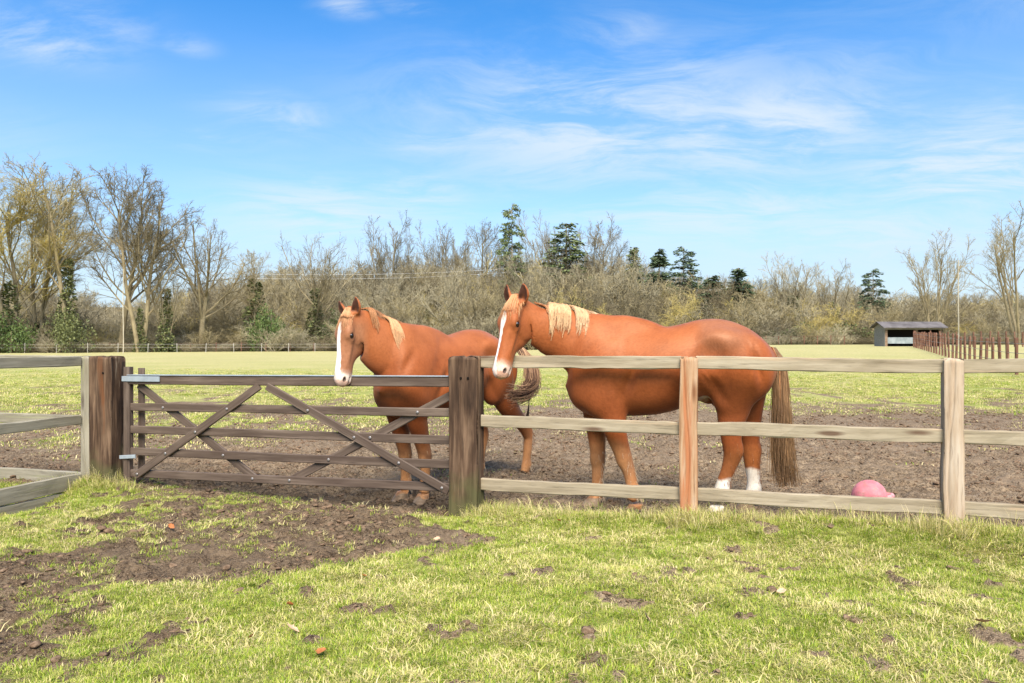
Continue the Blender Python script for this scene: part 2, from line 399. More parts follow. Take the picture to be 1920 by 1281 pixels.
def rough_post(name, w, d, h, m, loc, rotz, seed, grooves=0.012, chip=0.02, parent=None):
    """A squared timber stood on end: eroded grooves down the grain, worn top."""
    nu, nv = 72, 46
    per = np.linspace(0, 2*(w+d), nu, endpoint=False); v = []
    r = 0.016
    def at(s):
        s = s % (2*(w+d))
        if s < w: return np.array([-w/2+s, -d/2]), np.array([0, -1.])
        s -= w
        if s < d: return np.array([w/2, -d/2+s]), np.array([1., 0])
        s -= d
        if s < w: return np.array([w/2-s, d/2]), np.array([0, 1.])
        s -= w
        return np.array([-w/2, d/2-s]), np.array([-1., 0])
    zs = np.concatenate([np.linspace(-0.15, h*0.97, nv-3), [h*0.985, h*0.995, h]])
    for j, z in enumerate(zs):
        ins = 0.0 if j < nv-2 else (0.006 if j == nv-2 else 0.014)
        for s in per:
            p, nrm = at(s)
            q = np.sign(p)*np.minimum(np.abs(p), np.array([w/2, d/2])-0.0)
            cx = max(0, abs(p[0])-(w/2-r)); cy = max(0, abs(p[1])-(d/2-r))
            if cx > 0 and cy > 0:
                l = math.hypot(cx, cy); f = r/l if l > r else 1
                q = np.sign(p)*np.array([w/2-r+cx*f, d/2-r+cy*f])
            g = fbm(np.array(s*38.0), np.array(z*1.6), seed, 3)
            g2 = fbm(np.array(s*9.0), np.array(z*2.5), seed+9, 2)
            disp = -grooves*max(0, 0.62-g)*2.2+(g2-0.5)*0.016-ins
            crack = math.exp(-((s-w*0.36-0.02*math.sin(z*4+seed))/0.005)**2)*0.02*(0.4+0.6*float(vnoise(z*3, 0.5, seed)))
            disp -= crack
            q = q+nrm*disp
            zz = z-(chip*float(fbm(np.array(s*14.0), np.array(0.0), seed+5, 2)) if j >= nv-3 else 0)
            v.append((q[0], q[1], zz))
    quads = []
    for j in range(nv-1):
        for k in range(nu):
            quads.append((j*nu+k, j*nu+(k+1) % nu, (j+1)*nu+(k+1) % nu, (j+1)*nu+k))
    # top cap as a shrinking ring
    top = (nv-1)*nu; base = len(v)
    c = np.array(v[top:top+nu])
    for f in (0.66, 0.3):
        for k in range(nu): v.append(tuple(c[k]*np.array([f, f, 1])+np.array([0, 0, 0.004*(1-f)])))
    for k in range(nu):
        quads.append((top+k, top+(k+1) % nu, base+(k+1) % nu, base+k))
        quads.append((base+k, base+(k+1) % nu, base+nu+(k+1) % nu, base+nu+k))
    v.append((0, 0, float(c[:, 2].mean()))); tr = [(base+nu+k, base+nu+(k+1) % nu, len(v)-1) for k in range(nu)]
    # stand it along local X so that the grain of the timber material follows it
    vv = np.array(v); vv = np.stack([vv[:, 2], vv[:, 1], -vv[:, 0]], 1)
    me = mesh_np(name, vv, quads=quads, tris=tr, smooth=True)
    o = obj(name, me, m, parent)
    o.rotation_mode = 'QUATERNION'
    o.rotation_quaternion = (Matrix.Rotation(rotz, 4, 'Z') @ Matrix.Rotation(R(-90), 4, 'Y')).to_quaternion()
    o.location = loc
    return o
ANG = math.atan2(E[1], E[0])
BOLT = cyl_mesh(0.013, 0.008)
def bolt(parent, p, face=-1):
    o = obj('bolt', BOLT, M_BOLT, parent); nv = Vector((NN[0]*face, NN[1]*face, 0))
    o.rotation_mode = 'QUATERNION'; o.rotation_quaternion = nv.to_track_quat('Z', 'Y'); o.location = Vector(p)-parent.location
    return o

# ---- gate posts
HOLE = cyl_mesh(0.011, 0.004)
M_HOLE, _nt, _b = mat('dark_bolt_hole', 0.9, 0.1); _b.inputs['Base Color'].default_value = (0.010, 0.007, 0.005, 1)
def gate_post(name, t, w, d, h, seed, label):
    a = fl(t); e = empty(name, (a[0], a[1], 0.0), label, 'gate post')
    rough_post('timber', w, d, h, M_SLEEP, (0, 0, 0), ANG, seed, 0.014, 0.025, e)
    for s in (-0.022, 0.040):
        p = fl(t+s)-NN*(d/2-0.001)
        o = obj('bolt_hole', HOLE, M_HOLE, e); o.rotation_mode = 'QUATERNION'
        o.rotation_quaternion = Vector((-NN[0], -NN[1], 0)).to_track_quat('Z', 'Y'); o.location = Vector((p[0], p[1], 1.10))-e.location
    return e
gate_post('gate_post', 0.0, 0.262, 0.17, 1.285, 5, 'old cracked sleeper post where the brown gate meets the pale rail fence')
gate_post('gate_post', -3.665, 0.275, 0.19, 1.268, 14, 'rust-stained mossy sleeper post at the hinge end of the brown gate')

# ---- the rail fence to the right
fe = empty('post_and_rail_fence', pt(1.795, 0.0), 'pale three-rail timber fence in front of the right-hand horse', 'fence')
for k, sd_ in ((1, 31), (2, 47), (3, 63)):
    a = fl(1.795*k)
    rough_post('post', 0.132, 0.105, 1.285, M_POST if k == 1 else M_POST2, (a[0]-fe.location[0], a[1]-fe.location[1], 0.0), ANG, sd_, 0.006, 0.008, fe)
for k in range(3):
    for j, z in enumerate((1.236, 0.738, 0.232)):
        t0 = 1.795*k+(0.125 if k == 0 else 0.055); t1 = 1.795*(k+1)-0.055
        dz = [(0.0, 0.004), (0.004, -0.008), (-0.006, 0.0)][(k+j) % 3]
        board('rail', pt(t0, z+dz[0], 0.012), pt(t1, z+dz[1], 0.012), 0.098, 0.042, M_RAIL, fe, jit=0.0045)

# ---- the gate
ge = empty('field_gate', pt(-1.8, 0.1), 'dark brown five-bar timber gate with crossed braces and a pale metal top strip', 'gate')
TL, TR = -3.42, -0.135
zl = dict(top=1.034, b2=0.776, b3=0.562, b4=0.352, b5=0.146); zr = dict(top=1.064, b2=0.806, b3=0.577, b4=0.374, b5=0.181)
def gz(key, t):
    f = (t-TL)/(TR-TL); return zl[key]*(1-f)+zr[key]*f
tb = board('top_rail', pt(TL, gz('top', TL)), pt(TR, gz('top', TR)), 0.085, 0.07, M_GATE, ge, jit=0.0012)
st = board('metal_strip', pt(TL+0.02, gz('top', TL+.02)+0.0465, -0.003), pt(TR, gz('top', TR)+0.0465, -0.003), 0.008, 0.080, M_GALV, ge, jit=0.0002, bev=0.002)
st.parent = tb
st.matrix_parent_inverse = Matrix.Identity(4)
def reparent(child, par, root):          # express a child placed from the root in its part's own frame
    Mp = Matrix.LocRotScale(par.location, par.rotation_quaternion, None); Mc = Matrix.LocRotScale(child.location, child.rotation_quaternion, None)
    Ml = Mp.inverted() @ Mc; child.parent = par; child.location = Ml.to_translation(); child.rotation_mode = 'QUATERNION'; child.rotation_quaternion = Ml.to_quaternion()
reparent(st, tb, ge)
for key in ('b2', 'b3', 'b4', 'b5'):
    board('bar', pt(TL+0.03, gz(key, TL)), pt(TR, gz(key, TR)), 0.074, 0.026, M_GATE, ge, jit=0.0012)
board('hanging_stile', pt(TL+0.002, 0.08), pt(TL+0.002, 1.158), 0.07, 0.085, M_GATE, ge, jit=0.001, bev=0.018, up=(E[0], E[1], 0))
board('back_stile', pt(TL+0.085, 0.10, 0.075), pt(TL+0.085, 1.145, 0.075), 0.075, 0.03, M_GATE, ge, jit=0.001, bev=0.012, up=(E[0], E[1], 0))
board('hinge_strap', pt(TL-0.03, gz('top', TL)+0.012, -0.046), pt(TL+0.40, gz('top', TL)+0.014, -0.046), 0.05, 0.008, M_GALV, ge, jit=0.0003, bev=0.002)
board('lower_hinge', pt(TL-0.05, 0.30, -0.05), pt(TL+0.13, 0.315, -0.05), 0.035, 0.014, M_GALV, ge, jit=0.0003, bev=0.003)
tm = -1.93
def brace(ta, za, tb_, zb, n):
    o = board('brace', pt(ta, za, n), pt(tb_, zb, n), 0.072, 0.024, M_GATE, ge, jit=0.0012)
    return lambda t: za+(zb-za)*(t-ta)/(tb_-ta)
fb = [brace(tm-0.03, 1.0, TL+0.10, 0.12, -0.0275), brace(tm+0.05, 1.0, TR-0.015, 0.155, -0.0275), brace(TL+0.10, 0.985, tm-0.04, 0.115, 0.0275), brace(TR-0.01, 0.95, tm+0.27, 0.165, 0.0275)]
for i, f_ in enumerate(fb):
    for key in ('b2', 'b3', 'b4', 'b5'):
        for t in np.linspace(TL, TR, 330):
            if abs(f_(t)-gz(key, t)) < 0.006 and ((t < tm) == (i in (0, 2))):
                bolt(ge, pt(t, gz(key, t), -0.041 if i < 2 else -0.0145)); break

# ---- the silvered fence that meets the hinge post and comes towards the camera, and its run on to the left
se = empty('post_and_rail_fence', (fl(-3.90)[0], fl(-3.90)[1], 0.0), 'silvery weathered corner fence with low boards left of the gate', 'fence')
cp = fl(-3.865)-NN*0.03
rough_post('post', 0.10, 0.10, 1.262, M_GREY, (cp[0]-se.location[0], cp[1]-se.location[1], 0.0), ANG+0.25, 77, 0.004, 0.006, se)
c3 = np.array([cp[0]-0.04, cp[1]-0.04]); dB = np.array([-0.333, -0.943])
def ptB(s, z): return (c3[0]+dB[0]*s, c3[1]+dB[1]*s, z)
for z, hh_ in ((1.215, 0.095), (0.655, 0.092), (0.062, 0.145), (-0.087, 0.14)):
    board('rail', ptB(0.02, z+0.0), ptB(2.0, z-0.01), hh_, 0.04, M_GREY, se, jit=0.003)
b2 = c3+dB*2.03
rough_post('post', 0.10, 0.10, 1.25, M_GREY, (b2[0]-se.location[0], b2[1]-se.location[1], -0.04), ANG+0.3, 78, 0.004, 0.006, se)
for z in (1.212, 0.632, 0.052):
    hh_ = 0.095 if z > 0.3 else 0.13
    board('rail', pt(-3.93, z, 0.02), pt(-7.4, z+0.0, 0.02), hh_, 0.04, M_GREY, se, jit=0.003)
a = fl(-7.45)
rough_post('post', 0.10, 0.10, 1.26, M_GREY, (a[0]-se.location[0], a[1]-se.location[1], 0.0), ANG, 79, 0.004, 0.006, se)

# ---- ball with a handle
def build_ball():
    m, nt, b = mat('scuffed_pink_rubber', 0.6, 0.35)
    tc = nd(nt, 'ShaderNodeTexCoord')
    c = ramp(nt, noise(nt, tc.outputs['Object'], 9, 6, 0.65), [(0.3, (0.50, 0.135, 0.150)), (0.55, (0.66, 0.225, 0.235)), (0.75, (0.76, 0.40, 0.38))])
    c = mixc(nt, ramp(nt, noise(nt, tc.outputs['Object'], 30, 4), [(0.52, 0.0), (0.66, 0.65)]), c, (0.34, 0.19, 0.13))
    nt.links.new(c, b.inputs['Base Color']); bump(nt, b, noise(nt, tc.outputs['Object'], 60, 3), 0.25, 0.004)
    Y = 6.16; loc = P(1630, 926, Y)
    r = 0.139
    e = empty('play_ball', (loc[0], loc[1], float(zbase(loc[0], loc[1]))), 'scuffed pink rubber ball with a handle lying on the mud', 'ball')
    import bmesh
    bm = bmesh.new(); bmesh.ops.create_uvsphere(bm, u_segments=40, v_segments=28, radius=r)
    for v in bm.verts:
        nz = float(fbm(np.array(v.co.x*9+3), np.array(v.co.z*9+v.co.y*5), 4, 2))-0.5
        v.co *= 1+nz*0.035
        if v.co.z < -r*0.86: v.co.z = -r*0.86-(v.co.z+r*0.86)*0.0
    me = bpy.data.meshes.new('body'); bm.to_mesh(me); bm.free(); me.shade_smooth()
    obj('body', me, m, e, (0, 0, r*0.84))
    # looped handle: a bent tube, flattened
    pts = []
    n = 22
    for i in range(n+1):
        a_ = math.pi*(i/n)-math.pi/2
        pts.append(Vector((0.112+0.066*math.cos(a_), 0.052*math.sin(a_), 0.004+0.012*math.cos(a_))))
    v = []; q = []; k = 10
    for i, p in enumerate(pts):
        tg = (pts[min(i+1, n)]-pts[max(i-1, 0)]).normalized(); s = Vector((0, 0, 1)); o_ = tg.cross(s).normalized()
        for j in range(k):
            an = 2*math.pi*j/k; v.append(p+o_*math.cos(an)*0.017+s*math.sin(an)*0.022)
    for i in range(n):
        for j in range(k): q.append((i*k+j, i*k+(j+1) % k, (i+1)*k+(j+1) % k, (i+1)*k+j))
    obj('handle', mesh_np('handle', [tuple(x) for x in v], quads=q, smooth=True), m, e, (0, 0, r*0.84))
    e.rotation_euler = (0, 0, R(-8))
build_ball()
# ------------------------------------------------------------------ far things in the field
def box_mesh(x0, x1, y0, y1, z0, z1):
    v = [(x, y, z) for z in (z0, z1) for y in (y0, y1) for x in (x0, x1)]
    return mesh_np('box', v, quads=[(0, 2, 3, 1), (4, 5, 7, 6), (0, 1, 5, 4), (2, 6, 7, 3), (0, 4, 6, 2), (1, 3, 7, 5)])
M_BOARDS = wood_mat('grey_shed_boarding', [(0.34, (0.17, 0.160, 0.14)), (0.5, (0.25, 0.235, 0.205)), (0.66, (0.33, 0.31, 0.27))], 6)
M_SHEDPOST = wood_mat('brown_shed_post', [(0.34, (0.12, 0.075, 0.045)), (0.5, (0.21, 0.14, 0.09)), (0.66, (0.28, 0.2, 0.13))], 10)
M_SHEDSHADE, _nt, _b = mat('shed_inside_shade', 0.9, 0.1); _b.inputs['Base Color'].default_value = (0.030, 0.024, 0.020, 1)  # near-black: the open bays' shade is put into walls and floor
M_ROOF, _nt, _b = mat('dark_felt_roof', 0.9, 0.2)
_tc = nd(_nt, 'ShaderNodeTexCoord'); _nt.links.new(ramp(_nt, noise(_nt, _tc.outputs['Object'], 1.2, 5), [(0.35, (0.075, 0.066, 0.064)), (0.65, (0.135, 0.122, 0.118))]), _b.inputs['Base Color'])
M_SHEET, _nt, _b = mat('pale_galvanised_sheet', 0.45, 0.4)
_b.inputs['Metallic'].default_value = 0.2
_tc = nd(_nt, 'ShaderNodeTexCoord'); _nt.links.new(ramp(_nt, noise(_nt, _tc.outputs['Object'], 2.5, 4), [(0.35, (0.20, 0.23, 0.23)), (0.65, (0.32, 0.35, 0.35))]), _b.inputs['Base Color'])
def build_shelter():
    Y = 78.0; X0 = (1660-CX)/F*Y; X1 = (1768-CX)/F*Y; W = X1-X0; D = 2.3
    z0 = float(zbase((X0+X1)/2, Y))
    e = empty('field_shelter', ((X0+X1)/2, Y, z0), 'open-fronted grey timber field shelter with a dark roof across the field', 'shelter')
    hw = W/2; yaw = 0.0
    fr, bk = 2.1, 2.0
    # gable end boards, back, roof, fascia, posts, low sheet in the left bay
    n = 14
    for k in range(n):
        y = D*k/n
        hgt = 2.05+0.38*(1-abs(y-D*0.42)/(D*0.58))
        obj('board', box_mesh(-hw-0.05, -hw+0.0, y+0.006, y+D/n-0.006, -0.05, hgt), M_BOARDS, e)
    obj('back_wall', box_mesh(-hw, hw, D-0.06, D, -0.05, 2.05), M_SHEDSHADE, e)
    obj('end_wall', box_mesh(hw-0.04, hw, 0.02, D-0.07, -0.05, 2.05), M_SHEDSHADE, e)
    obj('shade_sheet', box_mesh(-hw+0.01, -hw+0.03, 0.02, D-0.07, -0.05, 2.0), M_SHEDSHADE, e)  # dark sheet inside the gable boards, carrying the bay's painted shade
    v = [(-hw-0.45, -0.55, 1.98), (hw+0.25, -0.55, 1.98), (hw+0.25, D*0.42, 2.62), (-hw-0.45, D*0.42, 2.62), (hw+0.25, D+0.2, 2.02), (-hw-0.45, D+0.2, 2.02)]
    v2 = v+[(x, y, z-0.07) for x, y, z in v]
    obj('roof', mesh_np('roof', v2, quads=[(0, 1, 2, 3), (3, 2, 4, 5), (6, 9, 8, 7), (9, 11, 10, 8), (0, 6, 7, 1), (4, 10, 11, 5), (0, 3, 9, 6), (3, 5, 11, 9), (1, 7, 8, 2), (2, 8, 10, 4)]), M_ROOF, e)
    obj('fascia', box_mesh(-hw-0.05, hw+0.02, -0.06, -0.01, 1.76, 1.95), M_BOARDS, e)
    for x in (-hw+0.10, 0.25, hw-0.20):
        obj('post', box_mesh(x-0.13, x+0.13, -0.005, 0.24, -0.05, 1.758), M_SHEDPOST, e)
    obj('low_sheet', box_mesh(-hw+0.27, 0.09, 0.06, 0.12, 0.30, 0.95), M_SHEET, e)
    obj('floor', box_mesh(-hw, hw, 0.0, D-0.07, -0.1, 0.015), M_SHEDSHADE, e)
build_shelter()

# ---- brown paddock fence running away on the right
M_STAKE = wood_mat('red_brown_stake', [(0.34, (0.075, 0.035, 0.022)), (0.5, (0.150, 0.072, 0.046)), (0.66, (0.26, 0.15, 0.10))], 9)
def stake_mesh(h, r, seed):
    v = []; q = []; n = 7; rng = np.random.default_rng(seed)
    zs = [-0.1, h*0.5, h-0.02, h]
    for j, z in enumerate(zs):
        rr = r*(0.9 if j == 3 else 1)
        for k in range(n):
            a = 2*math.pi*k/n; w = rr*(1+0.12*rng.normal()) if j < 3 else rr*0.85
            v.append((z, math.cos(a)*w, math.sin(a)*w))
    for j in range(3):
        for k in range(n): q.append((j*n+k, (j+1)*n+k, (j+1)*n+(k+1) % n, j*n+(k+1) % n))
    v.append((h+0.01, 0, 0)); tr = [(3*n+k, 4*n, 3*n+(k+1) % n) for k in range(n)]
    return mesh_np('stake', v, quads=q, tris=tr)
STAKES = [stake_mesh(1.55, 0.07, s) for s in range(3)]
def wire_mesh(pts, r):
    v = []; q = []; n = 4
    for i, p in enumerate(pts):
        for k in range(n): v.append((p[0]+0*r, p[1]+r*math.cos(math.pi/2*k), p[2]+r*math.sin(math.pi/2*k)) if abs(pts[-1][0]-pts[0][0]) > abs(pts[-1][1]-pts[0][1]) else (p[0]+r*math.cos(math.pi/2*k), p[1], p[2]+r*math.sin(math.pi/2*k)))
    for i in range(len(pts)-1):
        for k in range(n): q.append((i*n+k, i*n+(k+1) % n, (i+1)*n+(k+1) % n, (i+1)*n+k))
    return mesh_np('wire', v, quads=q)
M_WIRE, _nt, _b = mat('fence_wire', 0.6, 0.3); _b.inputs['Base Color'].default_value = (0.22, 0.20, 0.17, 1)
M_TAPE, _nt, _b = mat('white_fence_tape', 0.7, 0.3); _b.inputs['Base Color'].default_value = (0.62, 0.60, 0.54, 1)
M_WPOST, _nt, _b = mat('white_plastic_stake', 0.6, 0.3); _b.inputs['Base Color'].default_value = (0.45, 0.42, 0.36, 1)
UPQ = Matrix.Rotation(R(-90), 4, 'Y').to_quaternion()
def stake_fence(name, A, B, n, label, meshes, m, hz, wire_m, wr, power=1.0, lean=0.03, group=None, heights=(0.5, 0.9, 1.3)):
    a = np.array(A); b = np.array(B); mid = (a+b)/2
    e = empty(name, (mid[0], mid[1], float(zbase(mid[0], mid[1]))), label, 'fence', group)
    rng = np.random.default_rng(len(label)); ps = []
    for k in range(n):
        p = a+(b-a)*(k/(n-1))**power; z = float(zbase(p[0], p[1])); ps.append((p[0], p[1], z))
        o = obj('post', meshes[k % len(meshes)], m, e, (p[0]-e.location[0], p[1]-e.location[1], z-e.location[2]))
        o.rotation_mode = 'QUATERNION'
        o.rotation_quaternion = Matrix.Rotation(rng.normal(0, lean), 4, 'X').to_quaternion() @ Matrix.Rotation(rng.normal(0, lean), 4, 'Y').to_quaternion() @ UPQ
        o.scale = (1+rng.normal(0, 0.03)*hz, 1, 1)
    for hgt in heights:
        pp = [(p[0]-e.location[0], p[1]-e.location[1]+0.07, p[2]+hgt-e.location[2]) for p in ps]
        obj('wire', wire_mesh(pp, wr), wire_m, e)
    return e
A_ = [(1911-CX)/F*30.5, 30.5]; B_ = [(1713-CX)/F*74, 74]
dirp = np.array(B_)-np.array(A_)
stake_fence('paddock_fence', np.array(A_)-dirp*0.10, B_, 31, 'brown stake fence running away to the shelter on the right', STAKES, M_STAKE, 1, M_WIRE, 0.012, 1.0, 0.02)
C_ = [52.0, 76.0]
stake_fence('paddock_fence', B_, C_, 14, 'far brown stake fence turning off behind the shelter corner', STAKES, M_STAKE, 1, M_WIRE, 0.012, 1.0, 0.02)

WST = [stake_mesh(1.15, 0.032, 9)]
DST = [stake_mesh(1.25, 0.055, 8)]
stake_fence('boundary_fence', (-78.0, 84.0), (-10.0, 104.0), 22, 'white staked tape fence along the left field edge', WST, M_WPOST, 1, M_TAPE, 0.006, 1.0, 0.04, heights=(0.65, 1.05))
stake_fence('boundary_fence', (-80.0, 88.0), (-22.0, 108.0), 20, 'dark post and wire fence behind the white tape on the left', DST, M_STAKE, 1, M_STAKE, 0.014, 1.0, 0.02, heights=(0.55, 1.15))
stake_fence('boundary_fence', (-22.0, 108.0), (28.0, 108.0), 20, 'dark post and wire fence behind the two horses', DST, M_STAKE, 1, M_STAKE, 0.014, 1.0, 0.02, heights=(0.55, 1.15))
stake_fence('boundary_fence', (28.0, 108.0), (44.5, 100.0), 12, 'dark post and wire fence left of the field shelter', DST, M_STAKE, 1, M_STAKE, 0.014, 1.0, 0.02, heights=(0.55, 1.15))
# ------------------------------------------------------------------ horses
def unit(v): v = np.asarray(v, float); return v/np.linalg.norm(v, axis=-1, keepdims=True)
def catmull(pts, m):
    pts = np.asarray(pts, float)
    p = np.vstack([2*pts[0]-pts[1], pts, 2*pts[-1]-pts[-2]]); n = len(pts)-1
    t = np.linspace(0, n-1e-9, m); i = t.astype(int); u = (t-i)[:, None]
    p0, p1, p2, p3 = p[i], p[i+1], p[i+2], p[i+3]
    return 0.5*((2*p1)+(-p0+p2)*u+(2*p0-5*p1+4*p2-p3)*u*u+(-p0+3*p1-3*p2+p3)*u**3)

class Field:
    def __init__(s, lo, hi, h):
        s.lo = np.array(lo, float); s.h = h
        s.n = np.ceil((np.array(hi)-s.lo)/h).astype(int)+1
        s.D = np.full(s.n, 0.5, np.float32)
        s.ax = [s.lo[k]+h*np.arange(s.n[k]) for k in range(3)]
    def sub(s, lo, hi):
        a = np.clip(np.floor((np.array(lo)-s.lo)/s.h).astype(int), 0, s.n-1); b = np.clip(np.ceil((np.array(hi)-s.lo)/s.h).astype(int)+1, 1, s.n)
        sl = tuple(slice(a[k], b[k]) for k in range(3))
        g = np.meshgrid(*[s.ax[k][sl[k]] for k in range(3)], indexing='ij')
        return sl, np.stack(g, -1)
    def put(s, sl, d, k, sub=False):
        a = s.D[sl]; d = d.astype(np.float32)
        if sub:
            d = -d; h = np.maximum(k-np.abs(a-d), 0)/k
            s.D[sl] = np.maximum(a, d)+h*h*k*0.25
        else:
            h = np.maximum(k-np.abs(a-d), 0)/k
            s.D[sl] = np.minimum(a, d)-h*h*k*0.25
    def ell(s, c, r, k=0.05, axes=None, sub=False):
        c = np.array(c, float); r = np.array(r, float); A = np.eye(3) if axes is None else np.array(axes, float)
        ext = np.sqrt(((A*r[:, None])**2).sum(0))+k+0.02
        sl, p = s.sub(c-ext, c+ext)
        q = (p-c) @ A.T
        k0 = np.sqrt(((q/r)**2).sum(-1)); k1 = np.sqrt(((q/r**2)**2).sum(-1))+1e-6
        s.put(sl, k0*(k0-1)/k1, k, sub)
    def loft(s, C, up, au, ad, b, k=0.05, m=40, sub=False):
        C = catmull(C, m); up = catmull(up, m)
        P4 = catmull(np.stack([au, ad, b], 1), m)
        T = unit(np.gradient(C, axis=0)); up = unit(up-(up*T).sum(1, keepdims=True)*T); side = np.cross(up, T)
        seg = np.linalg.norm(np.gradient(C, axis=0), axis=1); dP = np.gradient(P4, axis=0)/seg[:, None]
        mx = P4.max()+k+0.02
        sl, p = s.sub(C.min(0)-mx, C.max(0)+mx); shp = p.shape[:3]; p = p.reshape(-1, 3).astype(np.float32)
        out = np.empty(len(p), np.float32); Cf = C.astype(np.float32); c2 = (Cf**2).sum(1)
        for a in range(0, len(p), 200000):
            q = p[a:a+200000]; i = np.argmin(c2[None]-2*q @ Cf.T, 1)
            r = q-C[i]; t = (r*T[i]).sum(1); lim = seg[i]*0.6
            tc = np.clip(t, -lim, lim); ext = np.abs(t-tc)
            pr = P4[i]+dP[i]*tc[:, None]
            u = (r*up[i]).sum(1); w = (r*side[i]).sum(1)
            hh = np.maximum(np.where(u > 0, pr[:, 0], pr[:, 1]), 0.004); bb = np.maximum(pr[:, 2], 0.004)
            k0 = np.sqrt((u/hh)**2+(w/bb)**2); k1 = np.sqrt((u/hh**2)**2+(w/bb**2)**2)+1e-4
            d = np.where(k0 < 0.05, -np.minimum(hh, bb), k0*(k0-1)/k1)
            out[a:a+200000] = np.where(ext > 0, np.sqrt(np.maximum(d, 0)**2+ext**2)+np.minimum(np.minimum(d, 0)+ext, 0), d)
        s.put(sl, out.reshape(shp), k, sub)
        return C, T, up, side, P4
    def mesh(s):
        D = s.D; S = D < 0; n = s.n
        c = [S[i:n[0]-1+i, j:n[1]-1+j, k:n[2]-1+k] for i in (0, 1) for j in (0, 1) for k in (0, 1)]
        cnt = sum(x.astype(np.int8) for x in c); act = (cnt > 0) & (cnt < 8)
        idx = np.full(act.shape, -1, np.int32); ai = np.argwhere(act); idx[act] = np.arange(len(ai))
        acc = np.zeros((len(ai), 3)); num = np.zeros(len(ai))
        cor = [(i, j, k) for i in (0, 1) for j in (0, 1) for k in (0, 1)]
        for a in cor:
            for ax in range(3):
                if a[ax] == 0:
                    b = list(a); b[ax] = 1
                    va = D[ai[:, 0]+a[0], ai[:, 1]+a[1], ai[:, 2]+a[2]]; vb = D[ai[:, 0]+b[0], ai[:, 1]+b[1], ai[:, 2]+b[2]]
                    m = (va < 0) != (vb < 0); t = np.where(m, va/np.where(m, va-vb, 1), 0)
                    pos = np.array(a, float)+np.zeros((len(ai), 3)); pos[:, ax] = t
                    acc[m] += pos[m]; num[m] += 1
        V = s.lo+(ai+acc/num[:, None])*s.h
        Q = []
        for ax in range(3):
            o1, o2 = [(1, 2), (2, 0), (0, 1)][ax]
            sl0 = [slice(1, -1)]*3; sl0[ax] = slice(0, -1); sl1 = list(sl0); sl1[ax] = slice(1, None)
            e = S[tuple(sl0)] != S[tuple(sl1)]; pos = np.argwhere(e)
            off = np.ones(3, int); off[ax] = 0; pos = pos+off
            flip = S[pos[:, 0], pos[:, 1], pos[:, 2]]
            def cell(d1, d2):
                q = pos.copy(); q[:, o1] -= d1; q[:, o2] -= d2
                return idx[q[:, 0], q[:, 1], q[:, 2]]
            q = np.stack([cell(1, 1), cell(0, 1), cell(0, 0), cell(1, 0)], 1)
            q[~flip] = q[~flip][:, ::-1]
            Q.append(q)
        Q = np.vstack(Q); Q = Q[(Q >= 0).all(1)]
        # two passes of light smoothing
        e = np.vstack([Q[:, [0, 1]], Q[:, [1, 2]], Q[:, [2, 3]], Q[:, [3, 0]]])
        for lam in (0.5, -0.35, 0.4):
            sm = np.zeros_like(V); ct = np.zeros(len(V))
            for c_ in range(3):
                sm[:, c_] = np.bincount(e[:, 0], V[e[:, 1], c_], len(V))+np.bincount(e[:, 1], V[e[:, 0], c_], len(V))
            ct = np.bincount(e[:, 0], minlength=len(V))+np.bincount(e[:, 1], minlength=len(V))
            V = V+lam*(sm/np.maximum(ct, 1)[:, None]-V)
        return V, Q

class Frame:
    def __init__(s, px, Y, zg, fwd):
        s.f = np.array([fwd[0], fwd[1], 0.0]); s.f /= np.linalg.norm(s.f); s.l = np.array([-s.f[1], s.f[0], 0.0])
        s.O = np.array([(px-CX)/F*Y, Y, zg])
    def S(s, px, py, yl=0.0):             # local point of the lengthwise plane at side offset yl, seen at that pixel
        C = np.array([0, 0, H]); d = np.array([(px-CX)/F, 1.0, -(py-CY)/F])
        t = (yl-(C-s.O) @ s.l)/(d @ s.l); w = C+d*t-s.O
        return np.array([w @ s.f, yl, w[2]])
    def loc(s, w): w = np.asarray(w, float)-s.O; return np.array([w @ s.f, w @ s.l, w[2]])
    def dirl(s, v): v = np.asarray(v, float); return np.array([v @ s.f, v @ s.l, v[2]])
    def world(s, p): p = np.asarray(p, float); return s.O+p[..., :1]*s.f+p[..., 1:2]*s.l+p[..., 2:3]*np.array([0, 0, 1.])

def coat_mat():
    m, nt, b = mat('horse_coat', 0.5, 0.30)
    at = nd(nt, 'ShaderNodeAttribute', attribute_name='coat'); tc = nd(nt, 'ShaderNodeTexCoord'); v = tc.outputs['Object']
    n1 = noise(nt, v, 5.5, 5, 0.6); n2 = noise(nt, mapping(nt, v, (40, 160, 40)), 1.0, 4, 0.6); n3 = noise(nt, v, 2.1, 3)
    c = mixc(nt, 1.0, at.outputs['Color'], ramp(nt, n1, [(0.3, (0.82, 0.78, 0.74)), (0.5, (1, 1, 1)), (0.7, (1.10, 1.12, 1.16))]), 'MULTIPLY')
    c = mixc(nt, 1.0, c, ramp(nt, n2, [(0.3, (0.84, 0.82, 0.80)), (0.6, (1.05, 1.05, 1.05))]), 'MULTIPLY')
    nt.links.new(c, b.inputs['Base Color'])
    nt.links.new(ramp(nt, n3, [(0.3, 0.42), (0.7, 0.58)]), b.inputs['Roughness'])
    b.inputs['Specular Tint'].default_value = (1.0, 0.72, 0.52, 1)
    b.inputs['Sheen Weight'].default_value = 0.06; b.inputs['Sheen Roughness'].default_value = 0.5
    b.inputs['Sheen Tint'].default_value = (1.0, 0.72, 0.5, 1)
    bump(nt, b, mth(nt, 'ADD', n2, mth(nt, 'MULTIPLY', n1, 1.2)), 0.22, 0.008)
    return m
M_COAT = coat_mat()
